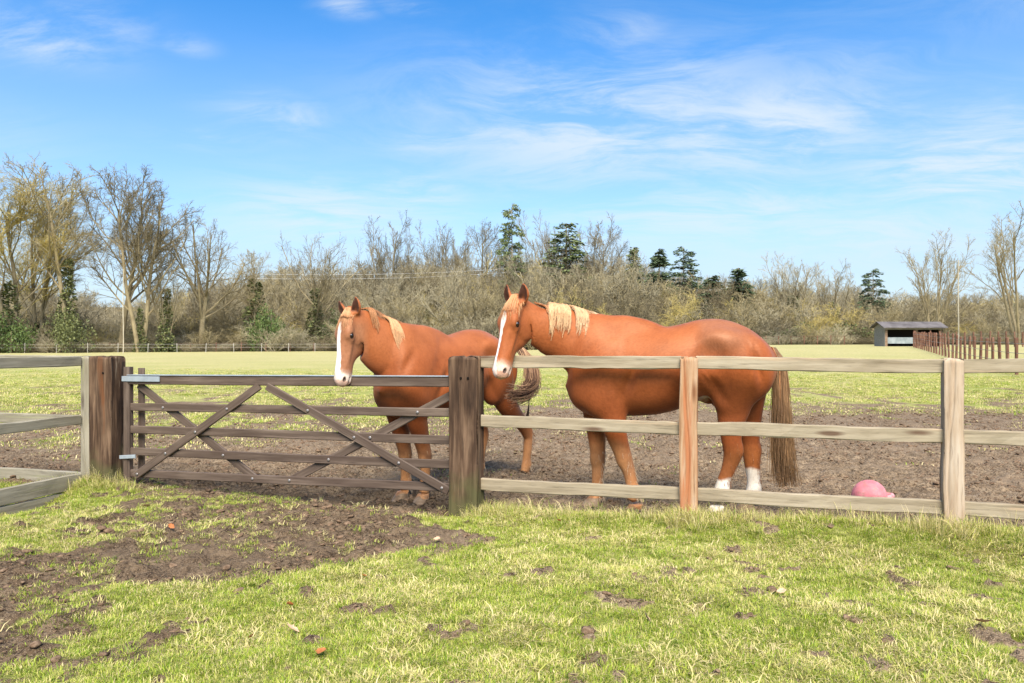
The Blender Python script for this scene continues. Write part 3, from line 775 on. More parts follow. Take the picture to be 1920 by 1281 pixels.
def hair_mat(name):
    m, nt, b = mat(name, 0.5, 0.3)
    at = nd(nt, 'ShaderNodeAttribute', attribute_name='tint'); nt.links.new(at.outputs['Color'], b.inputs['Base Color'])
    return m
M_HAIR = hair_mat('horse_hair')
M_EYE, _nt, _b = mat('dark_glossy_eye', 0.08, 0.6); _b.inputs['Base Color'].default_value = (0.012, 0.007, 0.004, 1)

def strands_mesh(lines, r0, tint, taper=0.25):
    """Each line (k,3) becomes a tapered three-sided strand; tint is one colour per line or per point."""
    V = []; Q = []; Cc = []; base = 0
    for i, L in enumerate(lines):
        L = np.asarray(L); k = len(L); T = unit(np.gradient(L, axis=0))
        ref = np.where(np.abs(T[:, 2:3]) > 0.9, np.array([[1., 0, 0]]), np.array([[0, 0, 1.]]))
        a = unit(np.cross(T, ref)); b_ = np.cross(T, a)
        rr = r0*np.linspace(1, taper, k)[:, None]
        ring = np.stack([L+rr*(a*math.cos(an)+b_*math.sin(an)) for an in (0, 2.094, 4.189)], 1)
        V.append(ring.reshape(-1, 3))
        j = np.arange(k-1)[:, None]*3+base
        for c in range(3): Q.append(np.concatenate([j+c, j+(c+1) % 3, j+3+(c+1) % 3, j+3+c], 1))
        t = np.asarray(tint[i], float); t = np.tile(t, (k, 1)) if t.ndim == 1 else t
        Cc.append(np.repeat(t, 3, 0)); base += 3*k
    V = np.vstack(V); Q = np.vstack(Q); Cc = np.vstack(Cc)
    me = mesh_np('hair', V, quads=Q, smooth=True)
    fattr(me, 'tint', np.hstack([Cc, np.ones((len(Cc), 1))]), 'FLOAT_COLOR')
    return me

# trunk stations read off the side-on horse: pixel column, top line, under line, half width, narrowing towards the top
TRUNK = [(1452, 660, 712, 0.09, 0.0), (1438, 644, 735, 0.17, 0.1), (1418, 626, 750, 0.235, 0.15), (1395, 612, 752, 0.275, 0.2), (1368, 602, 748, 0.292, 0.22), (1342, 598, 740, 0.290, 0.2),
         (1310, 600, 751, 0.292, 0.15), (1272, 609, 767, 0.308, 0.1), (1235, 615, 776, 0.318, 0.12), (1203, 612, 779, 0.305, 0.25), (1172, 600, 780, 0.275, 0.42), (1145, 597, 781, 0.25, 0.5),
         (1118, 600, 782, 0.235, 0.4), (1094, 622, 773, 0.215, 0.2), (1078, 662, 760, 0.175, 0.1), (1068, 703, 745, 0.10, 0.0)]
RF = Frame(1150, 6.24, -0.005, (-0.99, 0.139))
_tr = []
for px, t_, b_, w_, tp in TRUNK:
    a = RF.S(px, t_); c = RF.S(px, b_); _tr.append((a[0], a[2], c[2], w_, tp))
_tr = np.array(sorted(_tr))

def horse(fr, name, label, neck, poll, theta, phi, hs, legs, blaze, coatf, mane, tail_f, forelock, earl=(0.30, 0.30), vox=0.008):
    fld = Field((-1.5, -0.48, -0.03), (1.12, 0.62, 1.98), vox)
    # trunk
    sl, p = fld.sub((_tr[0, 0]-0.08, -0.42, 0.6), (_tr[-1, 0]+0.08, 0.42, 1.75))
    xs = p[:, 0, 0, 0]; dens = catmull(_tr, 160); o = np.argsort(dens[:, 0]); dens = dens[o]
    it = lambda k: np.interp(xs, dens[:, 0], dens[:, k])[:, None, None]
    zt, zb, w, tp = it(1), it(2), it(3), it(4); zc = zb*0.53+zt*0.47
    hu = zt-zc; hd = zc-zb; v = p[..., 2]-zc; h = np.where(v > 0, hu, hd)
    ww = w*(1-tp*np.clip(v/hu, 0, 1)**1.3)
    k0 = (np.abs(v/h)**2.25+np.abs(p[..., 1]/ww)**2.25)**(1/2.25)
    d = (k0-1)*np.minimum(h, ww)
    ex = np.maximum(np.maximum(dens[0, 0]-xs, xs-dens[-1, 0]), 0)[:, None, None]
    fld.put(sl, d+ex*2.6, 0.01)
    T = lambda px, py: RF.S(px, py)
    # muscle masses: haunch, stifle, shoulder, forearm root, breast
    for sg in (-1, 1):
        c = T(1392, 690); fld.ell((c[0], sg*0.165, c[2]), (0.21, 0.115, 0.25), 0.10)
        c = T(1366, 735); fld.ell((c[0]+0.02, sg*0.165, c[2]), (0.135, 0.085, 0.16), 0.09)
        c = T(1345, 640); fld.ell((c[0], sg*0.215, c[2]), (0.11, 0.06, 0.07), 0.12)
        c = T(1122, 705); A = np.array([[-0.42, 0, 0.907], [0, 1, 0], [0.907, 0, 0.42]])
        fld.ell((c[0]-0.02, sg*0.155, c[2]), (0.27, 0.085, 0.12), 0.08, A)
        c = T(1135, 752); fld.ell((c[0], sg*0.15, c[2]), (0.13, 0.075, 0.14), 0.08)
        c = T(1092, 732); fld.ell((c[0], sg*0.085, c[2]), (0.085, 0.085, 0.12), 0.07)
        c = T(1180, 620); fld.ell((c[0]-0.01, sg*0.03, c[2]), (0.19, 0.05, 0.075), 0.10)
    for sg in (-1, 1):
        c = T(1176, 720); A2 = np.array([[0.94, 0, 0.34], [0, 1, 0], [-0.34, 0, 0.94]]); fld.ell((c[0], sg*0.298, c[2]), (0.026, 0.045, 0.17), 0.06, A2, True)
        c = T(1322, 668); fld.ell((c[0], sg*0.345, c[2]), (0.09, 0.075, 0.12), 0.09, None, True)
        c = T(1340, 735); A2 = np.array([[0.82, 0, -0.57], [0, 1, 0], [0.57, 0, 0.82]]); fld.ell((c[0], sg*0.285, c[2]), (0.022, 0.045, 0.12), 0.06, A2, True)
        c = T(1098, 662); A2 = np.array([[0.80, 0, 0.60], [0, 1, 0], [-0.60, 0, 0.80]]); fld.ell((c[0], sg*0.222, c[2]), (0.022, 0.04, 0.16), 0.06, A2, True)
    for sg in (-1, 1):
        c = T(1412, 695); A2 = np.array([[0.97, 0, -0.24], [0, 1, 0], [0.24, 0, 0.97]]); fld.ell((c[0], sg*0.298, c[2]), (0.020, 0.045, 0.16), 0.06, A2, True)
    c = T(1330, 752); fld.ell((c[0], 0, c[2]+0.02), (0.075, 0.04, 0.045), 0.04)
    # neck
    nk = np.array(neck); tn = unit(np.gradient(nk[:, :3], axis=0)); upn = np.array([0, 0, 1.])-tn*tn[:, 2:3]
    NC = fld.loft(nk[:, :3], upn, nk[:, 3], nk[:, 4], nk[:, 5], 0.10, 60)
    # legs: each a chain of (point, fore-aft half depth, half width)
    for lg in legs:
        L = np.array([list(q) for q in lg['pts']]); fw = np.tile(np.array([[1.0, 0, 0.001]]), (len(L), 1))
        fld.loft(L[:, :3], fw, L[:, 3]*1.08, L[:, 3]*1.10, L[:, 4]*1.08, 0.035 if not lg.get('k') else lg['k'], 70)
        kn = lg['knee']; q = L[kn]
        if lg['hind']:
            fld.ell((q[0]-0.035, q[1], q[2]+0.03), (0.042, 0.032, 0.06), 0.03)      # point of the hock
        else:
            fld.ell((q[0]+0.012, q[1], q[2]), (0.047, 0.046, 0.058), 0.03)
        ft = L[-2]; fld.ell((ft[0]-0.022, ft[1], ft[2]+0.005), (0.04, 0.042, 0.045), 0.03)   # fetlock tuft
        # hoof: a sloped, flat-soled cone
        hx, hy, hz = lg['hoof']; hd_ = lg['hdir']; hd_ = np.array([hd_[0], hd_[1], 0.0])/np.hypot(*hd_)
        sl, p = fld.sub((hx-0.16, hy-0.16, -0.03), (hx+0.16, hy+0.16, 0.16))
        q = p-np.array([hx, hy, hz]); u = q[..., :2] @ hd_[:2]; w_ = q[..., 0]*-hd_[1]+q[..., 1]*hd_[0]; z = q[..., 2]
        u = u+0.50*z-0.012
        rad = 0.077-0.30*z
        dd = np.maximum(np.maximum((np.sqrt((u/1.06)**2+w_**2)-rad)*0.95, z-0.085), -z)
        fld.put(sl, dd, 0.014)
    # head
    th, ph = R(theta), R(phi)
    hdir = np.array([-math.sin(th), -math.cos(th), 0]); hn = math.cos(ph)*hdir+np.array([0, 0, math.sin(ph)]); hu_ = math.sin(ph)*hdir-np.array([0, 0, math.cos(ph)])
    hs_ = np.cross([0, 0, 1], hdir)
    U, N_, Sd = fr.dirl(hu_), fr.dirl(hn), fr.dirl(hs_); Hp = fr.loc(poll)
    hp = lambda u, v, s=0.0: Hp+hs*(u*U+v*N_+s*Sd)
    A = np.array([U, N_, Sd])
    sk = [(-0.035, -0.012, 0.055, 0.055), (0.05, 0.012, 0.066, 0.076), (0.13, 0.024, 0.068, 0.090), (0.20, 0.020, 0.066, 0.090), (0.28, 0.012, 0.061, 0.074), (0.36, 0.006, 0.055, 0.060), (0.44, 0.0, 0.055, 0.056), (0.52, -0.006, 0.058, 0.060), (0.585, -0.016, 0.056, 0.061), (0.622, -0.030, 0.042, 0.050)]
    jw = [(0.05, -0.105, 0.075, 0.058), (0.12, -0.130, 0.105, 0.070), (0.20, -0.136, 0.112, 0.073), (0.28, -0.110, 0.092, 0.064), (0.36, -0.074, 0.064, 0.052), (0.44, -0.054, 0.050, 0.045), (0.52, -0.052, 0.048, 0.047), (0.590, -0.060, 0.040, 0.044)]
    a = np.array(jw[:5]); C = np.array([hp(q[0], q[1]-0.004) for q in a])
    fld.loft(C, np.tile(N_, (len(a), 1)), hs*(a[:, 2]*0.8), hs*(a[:, 2]+0.010), hs*(a[:, 3]+0.026), 0.03, 50, True)
    bodyD = fld.D; fld.D = np.full(fld.n, 0.5, np.float32)          # the head is shaped by itself, then joined
    for st_, kk in ((sk, 0.03), (jw, 0.075)):
        a = np.array(st_); C = np.array([hp(q[0], q[1]) for q in a])
        fld.loft(C, np.tile(N_, (len(a), 1)), hs*a[:, 2], hs*a[:, 2], hs*a[:, 3], kk, 50)
    e_ = lambda u, v, s, ru, rv, rs, k, sub=False: fld.ell(hp(u, v, s), (hs*ru, hs*rv, hs*rs), k, A, sub)
    for sg in (-1, 1):
        e_(0.185, 0.040, sg*0.072, 0.050, 0.030, 0.028, 0.03)          # brow over the eye
        e_(0.225, 0.004, sg*0.078, 0.035, 0.020, 0.016, 0.02)          # under the eye
        e_(0.205, 0.022, sg*0.104, 0.020, 0.013, 0.016, 0.012, True)   # socket
        e_(0.165, -0.125, sg*0.060, 0.105, 0.105, 0.026, 0.03)         # cheek
        e_(0.330, -0.006, sg*0.060, 0.090, 0.009, 0.010, 0.03)         # facial crest
        e_(0.572, -0.004, sg*0.044, 0.036, 0.030, 0.022, 0.02)         # nostril wing
        e_(0.583, 0.002, sg*0.066, 0.022, 0.012, 0.020, 0.008, True)   # nostril
        e_(0.600, -0.052, sg*0.050, 0.055, 0.0045, 0.03, 0.012, True)  # mouth line
    e_(0.605, -0.034, 0.0, 0.032, 0.030, 0.044, 0.025)                 # upper lip
    headD = fld.D; fld.D = bodyD; fld.put((slice(None),)*3, headD, 0.020)
    ears = []
    upw = fr.dirl((0, 0, 1)); fwd = fr.dirl(hdir)
    for sg in (-1, 1):
        e0 = hp(0.008, -0.005, sg*0.060); ax = unit(upw*1.0+Sd*sg*earl[(sg+1)//2]+fwd*0.12)
        op = unit(fwd*0.85+Sd*sg*(0.30)); op = unit(op-ax*(op @ ax)); sd2 = np.cross(ax, op)
        tt = np.array([0, 0.2, 0.45, 0.7, 0.9, 1.0]); LE = 0.162*hs
        cen = np.array([e0+ax*LE*q+Sd*sg*0.012*math.sin(q*3.1)-Sd*sg*0.022*q*q for q in tt])
        wd = hs*np.array([0.030, 0.043, 0.046, 0.035, 0.017, 0.006]); dp = hs*np.array([0.026, 0.028, 0.024, 0.018, 0.011, 0.005])
        fld.loft(cen, np.tile(op, (6, 1)), dp, dp, wd, 0.018, 30)
        c2 = cen[1:5]+op*np.array([0.020, 0.021, 0.017, 0.012])[:, None]
        fld.loft(c2, np.tile(op, (4, 1)), dp[1:5]*0.95, dp[1:5]*0.80, wd[1:5]*0.66, 0.006, 24, True)
        ears.append((cen, op, ax, LE, e0, sd2, wd))
    V, Q = fld.mesh()
    # ---- coat colours, with some shade and highlight painted in
    hc = ((V-Hp) @ A.T)/hs
    x, y, z = V.T
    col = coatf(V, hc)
    inhead = (hc[:, 0] > -0.02) & (hc[:, 0] < 0.70) & (np.abs(hc[:, 2]) < 0.15) & (hc[:, 1] > -0.22) & (hc[:, 1] < 0.14) & (z > 0.9)
    nz = fbm(hc[:, 0]*34, hc[:, 2]*60, 5, 4)-0.5
    wl, wr, amt = blaze(hc[:, 0], hc[:, 2]+nz*0.020, hc[:, 1])
    face = sstep(-0.030, 0.0, hc[:, 1]) if True else 1
    bl = np.clip(np.minimum(sstep(-0.005, 0.005, hc[:, 2]+nz*0.010-wl), sstep(-0.005, 0.005, wr-hc[:, 2]-nz*0.010))*amt, 0, 1)*face*inhead
    col = col*(1-bl[:, None])+np.array([0.82, 0.77, 0.70])*bl[:, None]
    muz = inhead*sstep(0.49, 0.56, hc[:, 0]+nz*0.03)
    mzc = np.where((hc[:, 0] > 0.595)[:, None], np.array([0.62, 0.40, 0.30]), np.array([0.70, 0.58, 0.48]))
    mz_amt = muz*blaze.muzzle*np.where(np.abs(hc[:, 2]) > 0.0, 1, 1)
    col = col*(1-mz_amt[:, None])+mzc*mz_amt[:, None]
    for sg in (-1, 1):
        nd_ = np.sqrt(((hc[:, 0]-0.585)/0.024)**2+((hc[:, 1]-0.002)/0.018)**2+((hc[:, 2]-sg*0.056)/0.026)**2)
        a = (sstep(1.15, 0.7, nd_)*inhead)[:, None]; col = col*(1-a)+np.array([0.05, 0.03, 0.025])*a
        ed = np.sqrt(((hc[:, 0]-0.205)/0.034)**2+((hc[:, 1]-0.022)/0.024)**2+((hc[:, 2]-sg*0.09)/0.05)**2)
        a = (sstep(1.1, 0.6, ed)*inhead*0.8)[:, None]; col = col*(1-a)+np.array([0.045, 0.022, 0.012])*a
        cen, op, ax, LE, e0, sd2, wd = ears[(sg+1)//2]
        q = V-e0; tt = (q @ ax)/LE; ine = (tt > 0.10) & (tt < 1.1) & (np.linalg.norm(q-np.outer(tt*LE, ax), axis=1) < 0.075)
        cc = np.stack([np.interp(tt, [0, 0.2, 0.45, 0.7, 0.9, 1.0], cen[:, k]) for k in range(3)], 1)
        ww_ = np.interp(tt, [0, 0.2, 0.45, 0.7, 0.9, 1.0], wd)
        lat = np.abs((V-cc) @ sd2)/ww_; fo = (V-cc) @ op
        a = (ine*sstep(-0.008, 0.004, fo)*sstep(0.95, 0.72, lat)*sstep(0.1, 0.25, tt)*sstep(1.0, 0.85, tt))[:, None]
        col = col*(1-a)+np.array([0.050, 0.018, 0.012])*a  # ear opening darkened: dark inner hair plus the shade inside it
    ml = (np.exp(-((hc[:, 1]+0.052)/0.007)**2)*(hc[:, 0] > 0.54)*(hc[:, 0] < 0.66)*inhead*0.8)[:, None]
    col = col*(1-ml)+np.array([0.05, 0.03, 0.025])*ml
    for lg in legs:
        hx, hy, hz = lg['hoof']; m_ = (np.hypot(x-hx, y-hy) < 0.15) & (z < hz+0.062+0.012*np.sin(y*60))
        hv = fbm(x*60, z*30, 7, 3)[:, None]
        col[m_] = (np.array([0.27, 0.20, 0.135])*(0.65+0.6*hv))[m_]
    dn = fbm(x*22+y*17, z*26, 57, 3); dirt = sstep(0.20, 0.0, z)*sstep(0.30, 0.62, dn)*0.75
    col = col*(1-dirt[:, None])+np.array([0.16, 0.105, 0.062])*dirt[:, None]
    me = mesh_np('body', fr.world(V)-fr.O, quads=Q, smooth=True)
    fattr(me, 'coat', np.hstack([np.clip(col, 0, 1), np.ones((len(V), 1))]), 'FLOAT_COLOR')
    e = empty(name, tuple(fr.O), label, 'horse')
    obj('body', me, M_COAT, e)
    # ---- eyes
    import bmesh
    bm = bmesh.new(); bmesh.ops.create_uvsphere(bm, u_segments=20, v_segments=14, radius=0.0235*hs)
    eme = bpy.data.meshes.new('eye'); bm.to_mesh(eme); bm.free(); eme.shade_smooth()
    for sg in (-1, 1):
        w = fr.world(hp(0.203, 0.022, sg*0.0850))-fr.O; obj('eye', eme, M_EYE, e, tuple(w))
    W = lambda L: fr.world(np.asarray(L))-fr.O
    rng = np.random.default_rng(len(label))
    # ---- mane: strands laid over the near side of the neck
    C_, T_, U_, S_, P_ = NC
    lines = []; tint = []
    for (t0, t1, n, length, blond, spread) in mane:
        clumps = np.sort(rng.uniform(t0, t1, max(3, int(n/16)))); ck = rng.normal(0, 0.10, len(clumps))
        for _ in range(n):
            t = rng.uniform(t0, t1); ci = np.argmin(np.abs(clumps-t)); tc_ = clumps[ci]
            ll = length*(0.50+0.62*rng.random()**0.7)*(1+ck[ci]); m_ = 12
            fr_ = np.linspace(0, 1, m_)
            i_ = min(int(t*(len(C_)-1)), len(C_)-2); Tz = T_[i_, 2]; Ln = np.linalg.norm(np.diff(C_, axis=0), axis=1).sum()
            tp_ = t+(tc_-t)*0.40*fr_-0.9*ll*fr_*Tz/math.sqrt(max(0.1, 1-Tz*Tz))/Ln+spread*fr_
            idx = np.clip(tp_*(len(C_)-1), 0, len(C_)-1.001); i0 = idx.astype(int); ff = (idx-i0)[:, None]
            lerp = lambda a: a[i0]*(1-ff)+a[i0+1]*ff
            c = lerp(C_); up = unit(lerp(U_)); sdv = unit(lerp(S_)); pr = lerp(P_)
            per = 0.5*(pr[:, 0]+pr[:, 2]); ang = -0.12+(ll*fr_)/np.maximum(per, 0.05)
            lift = 0.010+0.016*np.sin(np.pi*np.minimum(fr_*1.3, 1))+rng.uniform(0, 0.012)
            q = c+up*(np.cos(ang)*(pr[:, 0]+lift))[:, None]+np.sign(1)*sdv*(np.sin(ang)*(pr[:, 2]+lift))[:, None]
            q = q+rng.normal(0, 0.0015, q.shape)
            lines.append(W(q)); b_ = np.array(blond)*(0.72+0.5*rng.random())
            root = b_*np.array([0.74, 0.52, 0.36])
            tint.append(root[None]*(1-fr_[:, None]**0.5)+b_[None]*fr_[:, None]**0.5)
    obj('mane', strands_mesh(lines, 0.0019, tint, 0.35), M_HAIR, e)
    # ---- forelock
    lines = []; tint = []
    for _ in range(forelock[0]):
        s0 = rng.uniform(-0.052, 0.052); L_ = forelock[1]*(0.35+0.85*rng.random()); fr_ = np.linspace(0, 1, 9)
        u = -0.045+L_*fr_; s = s0*(1+0.9*fr_)+rng.normal(0, 0.006)+forelock[2]*fr_
        sa = np.array(sk); vt = np.interp(u, sa[:, 0], sa[:, 1]); hv = np.interp(u, sa[:, 0], sa[:, 2]); wv = np.interp(u, sa[:, 0], sa[:, 3])
        v = vt+hv*np.sqrt(np.clip(1-(s/np.maximum(wv, 0.05))**2, 0.02, 1))+0.003+rng.uniform(0, 0.006)
        lines.append(W(np.array([hp(a, b_, c) for a, b_, c in zip(u, v, s)])))
        b_ = np.array(forelock[3])*(0.75+0.45*rng.random()); tint.append(b_)
    obj('forelock', strands_mesh(lines, 0.0024, tint, 0.3), M_HAIR, e)
    # ---- tail
    lines, tint = tail_f(fr, rng)
    obj('tail', strands_mesh([W(q) for q in lines], 0.0042, tint, 0.4), M_HAIR, e)
    # ---- long hair behind the cannons
    lines = []; tint = []
    for lg in legs:
        L = np.array([list(q) for q in lg['pts']]); k = lg['knee']
        dl = catmull(L[k-1:], 40)
        for _ in range(lg.get('hair', 170)):
            i = rng.integers(2, 38); q = dl[i]; a = math.pi+rng.normal(0, 0.75); fr_ = np.linspace(0, 1, 5)[:, None]
            nrm = np.array([math.cos(a), math.sin(a), 0]); s = np.array([q[0]+nrm[0]*q[3]*0.97, q[1]+nrm[1]*q[4]*0.97, q[2]])
            ln = 0.022+0.022*rng.random()+(0.022 if i > 28 else 0)
            pts = s+nrm*ln*0.55*fr_+np.array([0, 0, -1.0])*ln*fr_**1.4
            lines.append(W(pts)); hc0 = np.array(lg['haircol']) if (not lg['hind'] or s[2] < 0.24) else np.array([0.36, 0.15, 0.06]); tint.append(hc0*(0.75+0.5*rng.random()))
    tag(obj('leg_hair', strands_mesh(lines, 0.0016, tint, 0.3), M_HAIR, e), kind='stuff')
    return e, NC

def mk_leg(fr, pts, yl, hind, hoof, hdir, haircol, knee, hz=0.0, **kw):
    out = []
    for px, py, d, w in pts:
        q = fr.S(px, py, yl); out.append((q[0], q[1], q[2], d, w))
    h = fr.S(hoof[0], hoof[1], yl)
    return dict(pts=out, hind=hind, hoof=(h[0], h[1], hz), hdir=hdir, haircol=haircol, knee=knee, **kw)

CH = np.array([0.255, 0.067, 0.019]); CH_SHADE = np.array([0.150, 0.037, 0.011]); TAN = np.array([0.44, 0.215, 0.090]); WHT = np.array([0.70, 0.62, 0.51])  # chestnut, the same with underbody shade painted in, tan, white
def mixv(c, t, a): a = np.clip(a, 0, 1)[:, None]; return c*(1-a)+np.asarray(t)*a

# ---- the side-on horse on the right
tan_h = (0.62, 0.46, 0.30); wht_h = (0.70, 0.60, 0.46)
legs_R = [
    mk_leg(RF, [(1143, 738, 0.105, 0.075), (1147, 768, 0.108, 0.074), (1153, 806, 0.086, 0.066), (1163, 838, 0.068, 0.055), (1171, 862, 0.060, 0.053), (1179, 884, 0.049, 0.041), (1184, 906, 0.044, 0.036), (1187, 922, 0.050, 0.042), (1187, 936, 0.043, 0.040)], 0.145, False, (1186, 955), (1, 0.1), tan_h, 4, 0.0),
    mk_leg(RF, [(1116, 738, 0.10, 0.075), (1116, 768, 0.10, 0.072), (1118, 806, 0.078, 0.062), (1120, 838, 0.063, 0.054), (1121, 861, 0.058, 0.052), (1121, 880, 0.049, 0.041), (1120, 904, 0.045, 0.036), (1119, 921, 0.050, 0.042), (1116, 934, 0.043, 0.040)], -0.13, False, (1110, 951), (1, 0), tan_h, 4, 0.0),
    mk_leg(RF, [(1377, 735, 0.165, 0.085), (1374, 768, 0.122, 0.078), (1370, 798, 0.092, 0.066), (1371, 822, 0.074, 0.055), (1374, 850, 0.068, 0.050), (1366, 878, 0.052, 0.040), (1358, 898, 0.046, 0.037), (1352, 918, 0.050, 0.043), (1347, 933, 0.046, 0.042)], 0.135, True, (1338, 960), (1, 0.12), wht_h, 4, 0.0, k=0.05),
    mk_leg(RF, [(1400, 735, 0.15, 0.085), (1403, 768, 0.11, 0.075), (1405, 798, 0.085, 0.062), (1406, 822, 0.072, 0.054), (1409, 850, 0.068, 0.050), (1411, 878, 0.056, 0.042), (1413, 898, 0.050, 0.038), (1412, 918, 0.052, 0.043), (1405, 934, 0.046, 0.042)], -0.135, True, (1396, 954), (1, -0.05), wht_h, 4, 0.0, k=0.05)]
def coat_R(V, hc):
    x, y, z = V.T; n = fbm(x*5+3, z*5+y*3, 15, 4)-0.5
    c = np.tile(CH, (len(V), 1))
    c = mixv(c, CH*np.array([1.15, 1.28, 1.40]), sstep(1.2, 1.55, z+n*0.2)*0.8)  # upper body lightened: the back's highlight is put into the colour
    c = mixv(c, CH_SHADE, sstep(1.22, 0.85, z+n*0.25)*0.42*(z > 0.55))  # lower body darkened: shade under the barrel painted into the coat
    cr = RF.S(1352, 628); c = mixv(c, np.array([0.215, 0.110, 0.062]), sstep(0.30, 0.05, np.hypot((x-cr[0])*0.8, z-cr[2])+n*0.35)*(y > -0.05)*0.42)
    front = x > -0.45
    c = mixv(c, TAN, np.where(front, sstep(0.66, 0.36, z+n*0.25), 0)*0.75)
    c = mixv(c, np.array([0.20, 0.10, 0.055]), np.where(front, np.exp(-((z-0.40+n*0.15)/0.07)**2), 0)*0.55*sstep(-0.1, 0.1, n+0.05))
    c = mixv(c, np.array([0.30, 0.10, 0.030]), np.where(~front, sstep(0.62, 0.45, z), 0)*0.8)
    hA = RF.S(1358, 896, 0.135)[2]; hB = RF.S(1412, 879, -0.135)[2]
    line = np.where(y > 0, hA, hB)+n*0.08
    c = mixv(c, WHT, np.where(~front, sstep(0.015, -0.015, z-line), 0))
    fk = RF.S(1318, 735); c = mixv(c, np.array([0.62, 0.52, 0.42]), sstep(0.10, 0.03, np.hypot(x-fk[0], (z-fk[2])*0.8)+n*0.1)*0.7*(np.abs(y) < 0.17))
    c = mixv(c, TAN*1.1, sstep(0.46, 0.56, hc[:, 0])*(np.abs(hc[:, 2]) < 0.14)*(z > 0.9)*0.3)
    return c
class BlazeR:
    muzzle = 0.62
    def __call__(s, u, side, v):
        c = np.interp(u, [0.10, 0.2, 0.32, 0.5, 0.6], [-0.006, -0.008, -0.016, -0.022, -0.020])
        w = np.interp(u, [0.10, 0.15, 0.20, 0.27, 0.40, 0.52, 0.60], [0.002, 0.022, 0.026, 0.015, 0.012, 0.013, 0.030])
        return c-w, c+w, ((u > 0.105) & (u < 0.63)).astype(float)
bR = BlazeR()
pollR = P(968, 566, 6.14); pl = RF.loc(pollR)
nA, nB, nC_, nD = RF.S(1128, 676), RF.S(1091, 652), RF.S(1058, 631, 0.04), RF.S(1028, 618, 0.09)
neckR = [(nA[0], 0, nA[2], 0.29, 0.29, 0.19), (nB[0], 0.0, nB[2], 0.285, 0.235, 0.170), (nC_[0], 0.03, nC_[2], 0.240, 0.220, 0.128), (nD[0], 0.085, nD[2], 0.198, 0.200, 0.105),
         (pl[0]*0.45+nD[0]*0.55, 0.135, pl[2]*0.42+nD[2]*0.58-0.045, 0.160, 0.155, 0.084), (pl[0]*0.9+nD[0]*0.1, 0.18, pl[2]-0.035, 0.080, 0.10, 0.062)]
def tail_R(fr, rng):
    lines = []; tint = []
    pth = [(1449, 652, 3), (1461, 680, 9), (1464, 730, 13), (1464, 790, 16), (1466, 840, 18), (1470, 885, 17), (1474, 922, 12)]
    cen = catmull(np.array([list(RF.S(a, b))+[c/222.0] for a, b, c in pth]), 24)
    for i in range(620):
        a = rng.uniform(0, 2*math.pi); r = math.sqrt(rng.random()); L = int(24*(0.45+0.55*rng.random()**0.55))
        ph_ = rng.uniform(0, 6.28); fr_ = np.linspace(0, 1, 24)[:L, None]
        q = cen[:L, :3]+np.concatenate([np.cos(a)*r*cen[:L, 3:], np.sin(a)*r*cen[:L, 3:]*0.7, 0*cen[:L, 3:]], 1)+(0.009*np.sin(fr_*6+ph_)+0.05*rng.normal()*fr_**2.5)*np.array([1, 0.6, 0])
        lines.append(q); edge = r*abs(math.cos(a))
        mid = np.array([0.105, 0.052, 0.026]); lite = np.array([0.34, 0.20, 0.095])
        k = (0.15+0.75*rng.random()*edge+0.45*fr_) if True else 0
        tint.append(mid*(1-np.clip(k, 0, 1))+lite*np.clip(k, 0, 1))
    for i in range(110):      # coarse red hair over the dock
        s = rng.uniform(0, 0.25); fr_ = np.linspace(0, 1, 8); i0 = int(s*20)
        q = cen[i0:i0+8, :3]+np.array([0.012, rng.normal(0, 0.02), 0.004])+rng.normal(0, 0.002, (8, 3)); lines.append(q); tint.append(np.array([0.42, 0.20, 0.085])*(0.7+0.5*rng.random()))
    return lines, tint
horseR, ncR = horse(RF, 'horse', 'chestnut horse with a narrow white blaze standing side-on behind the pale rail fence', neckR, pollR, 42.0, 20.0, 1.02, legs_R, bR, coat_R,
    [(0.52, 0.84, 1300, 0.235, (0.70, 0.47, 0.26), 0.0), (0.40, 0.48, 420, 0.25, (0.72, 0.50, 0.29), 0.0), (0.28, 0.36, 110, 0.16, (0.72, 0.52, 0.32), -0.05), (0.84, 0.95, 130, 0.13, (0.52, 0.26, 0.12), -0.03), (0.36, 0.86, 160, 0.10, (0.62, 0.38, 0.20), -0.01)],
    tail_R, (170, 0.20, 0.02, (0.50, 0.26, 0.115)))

# ---- the horse with its head over the gate
LF = Frame(775, 6.86, -0.07, (-0.64, -0.77))
def lleg(fr, hip, knee_px, mid, fet, yl, hind, hoof, hdir, hc_, prof):
    return mk_leg(fr, [(a[0], a[1], d, w) for a, (d, w) in zip((*hip, *knee_px, *mid, *fet), prof)], yl, hind, hoof, hdir, hc_, 4)
pf = [(0.105, 0.078), (0.104, 0.074), (0.082, 0.066), (0.064, 0.056), (0.058, 0.054), (0.046, 0.042), (0.043, 0.038), (0.050, 0.044), (0.043, 0.040)]
phd = [(0.165, 0.085), (0.120, 0.078), (0.090, 0.066), (0.072, 0.055), (0.066, 0.050), (0.050, 0.042), (0.046, 0.038), (0.050, 0.043), (0.046, 0.042)]
def loc_leg(pts, yl, hind, hoof, hdir, prof, hc_):
    return dict(pts=[(x, yl+dy, z, d, w) for (x, dy, z), (d, w) in zip(pts, prof)], hind=hind, hoof=hoof, hdir=hdir, haircol=hc_, knee=4)
hN = LF.S(793, 953, 0.125); hF = LF.S(754, 949, -0.12); hL = LF.S(981, 899, 0.16)
xn, xf, xh = hN[0], hF[0], hL[0]
tl = (0.66, 0.48, 0.30)
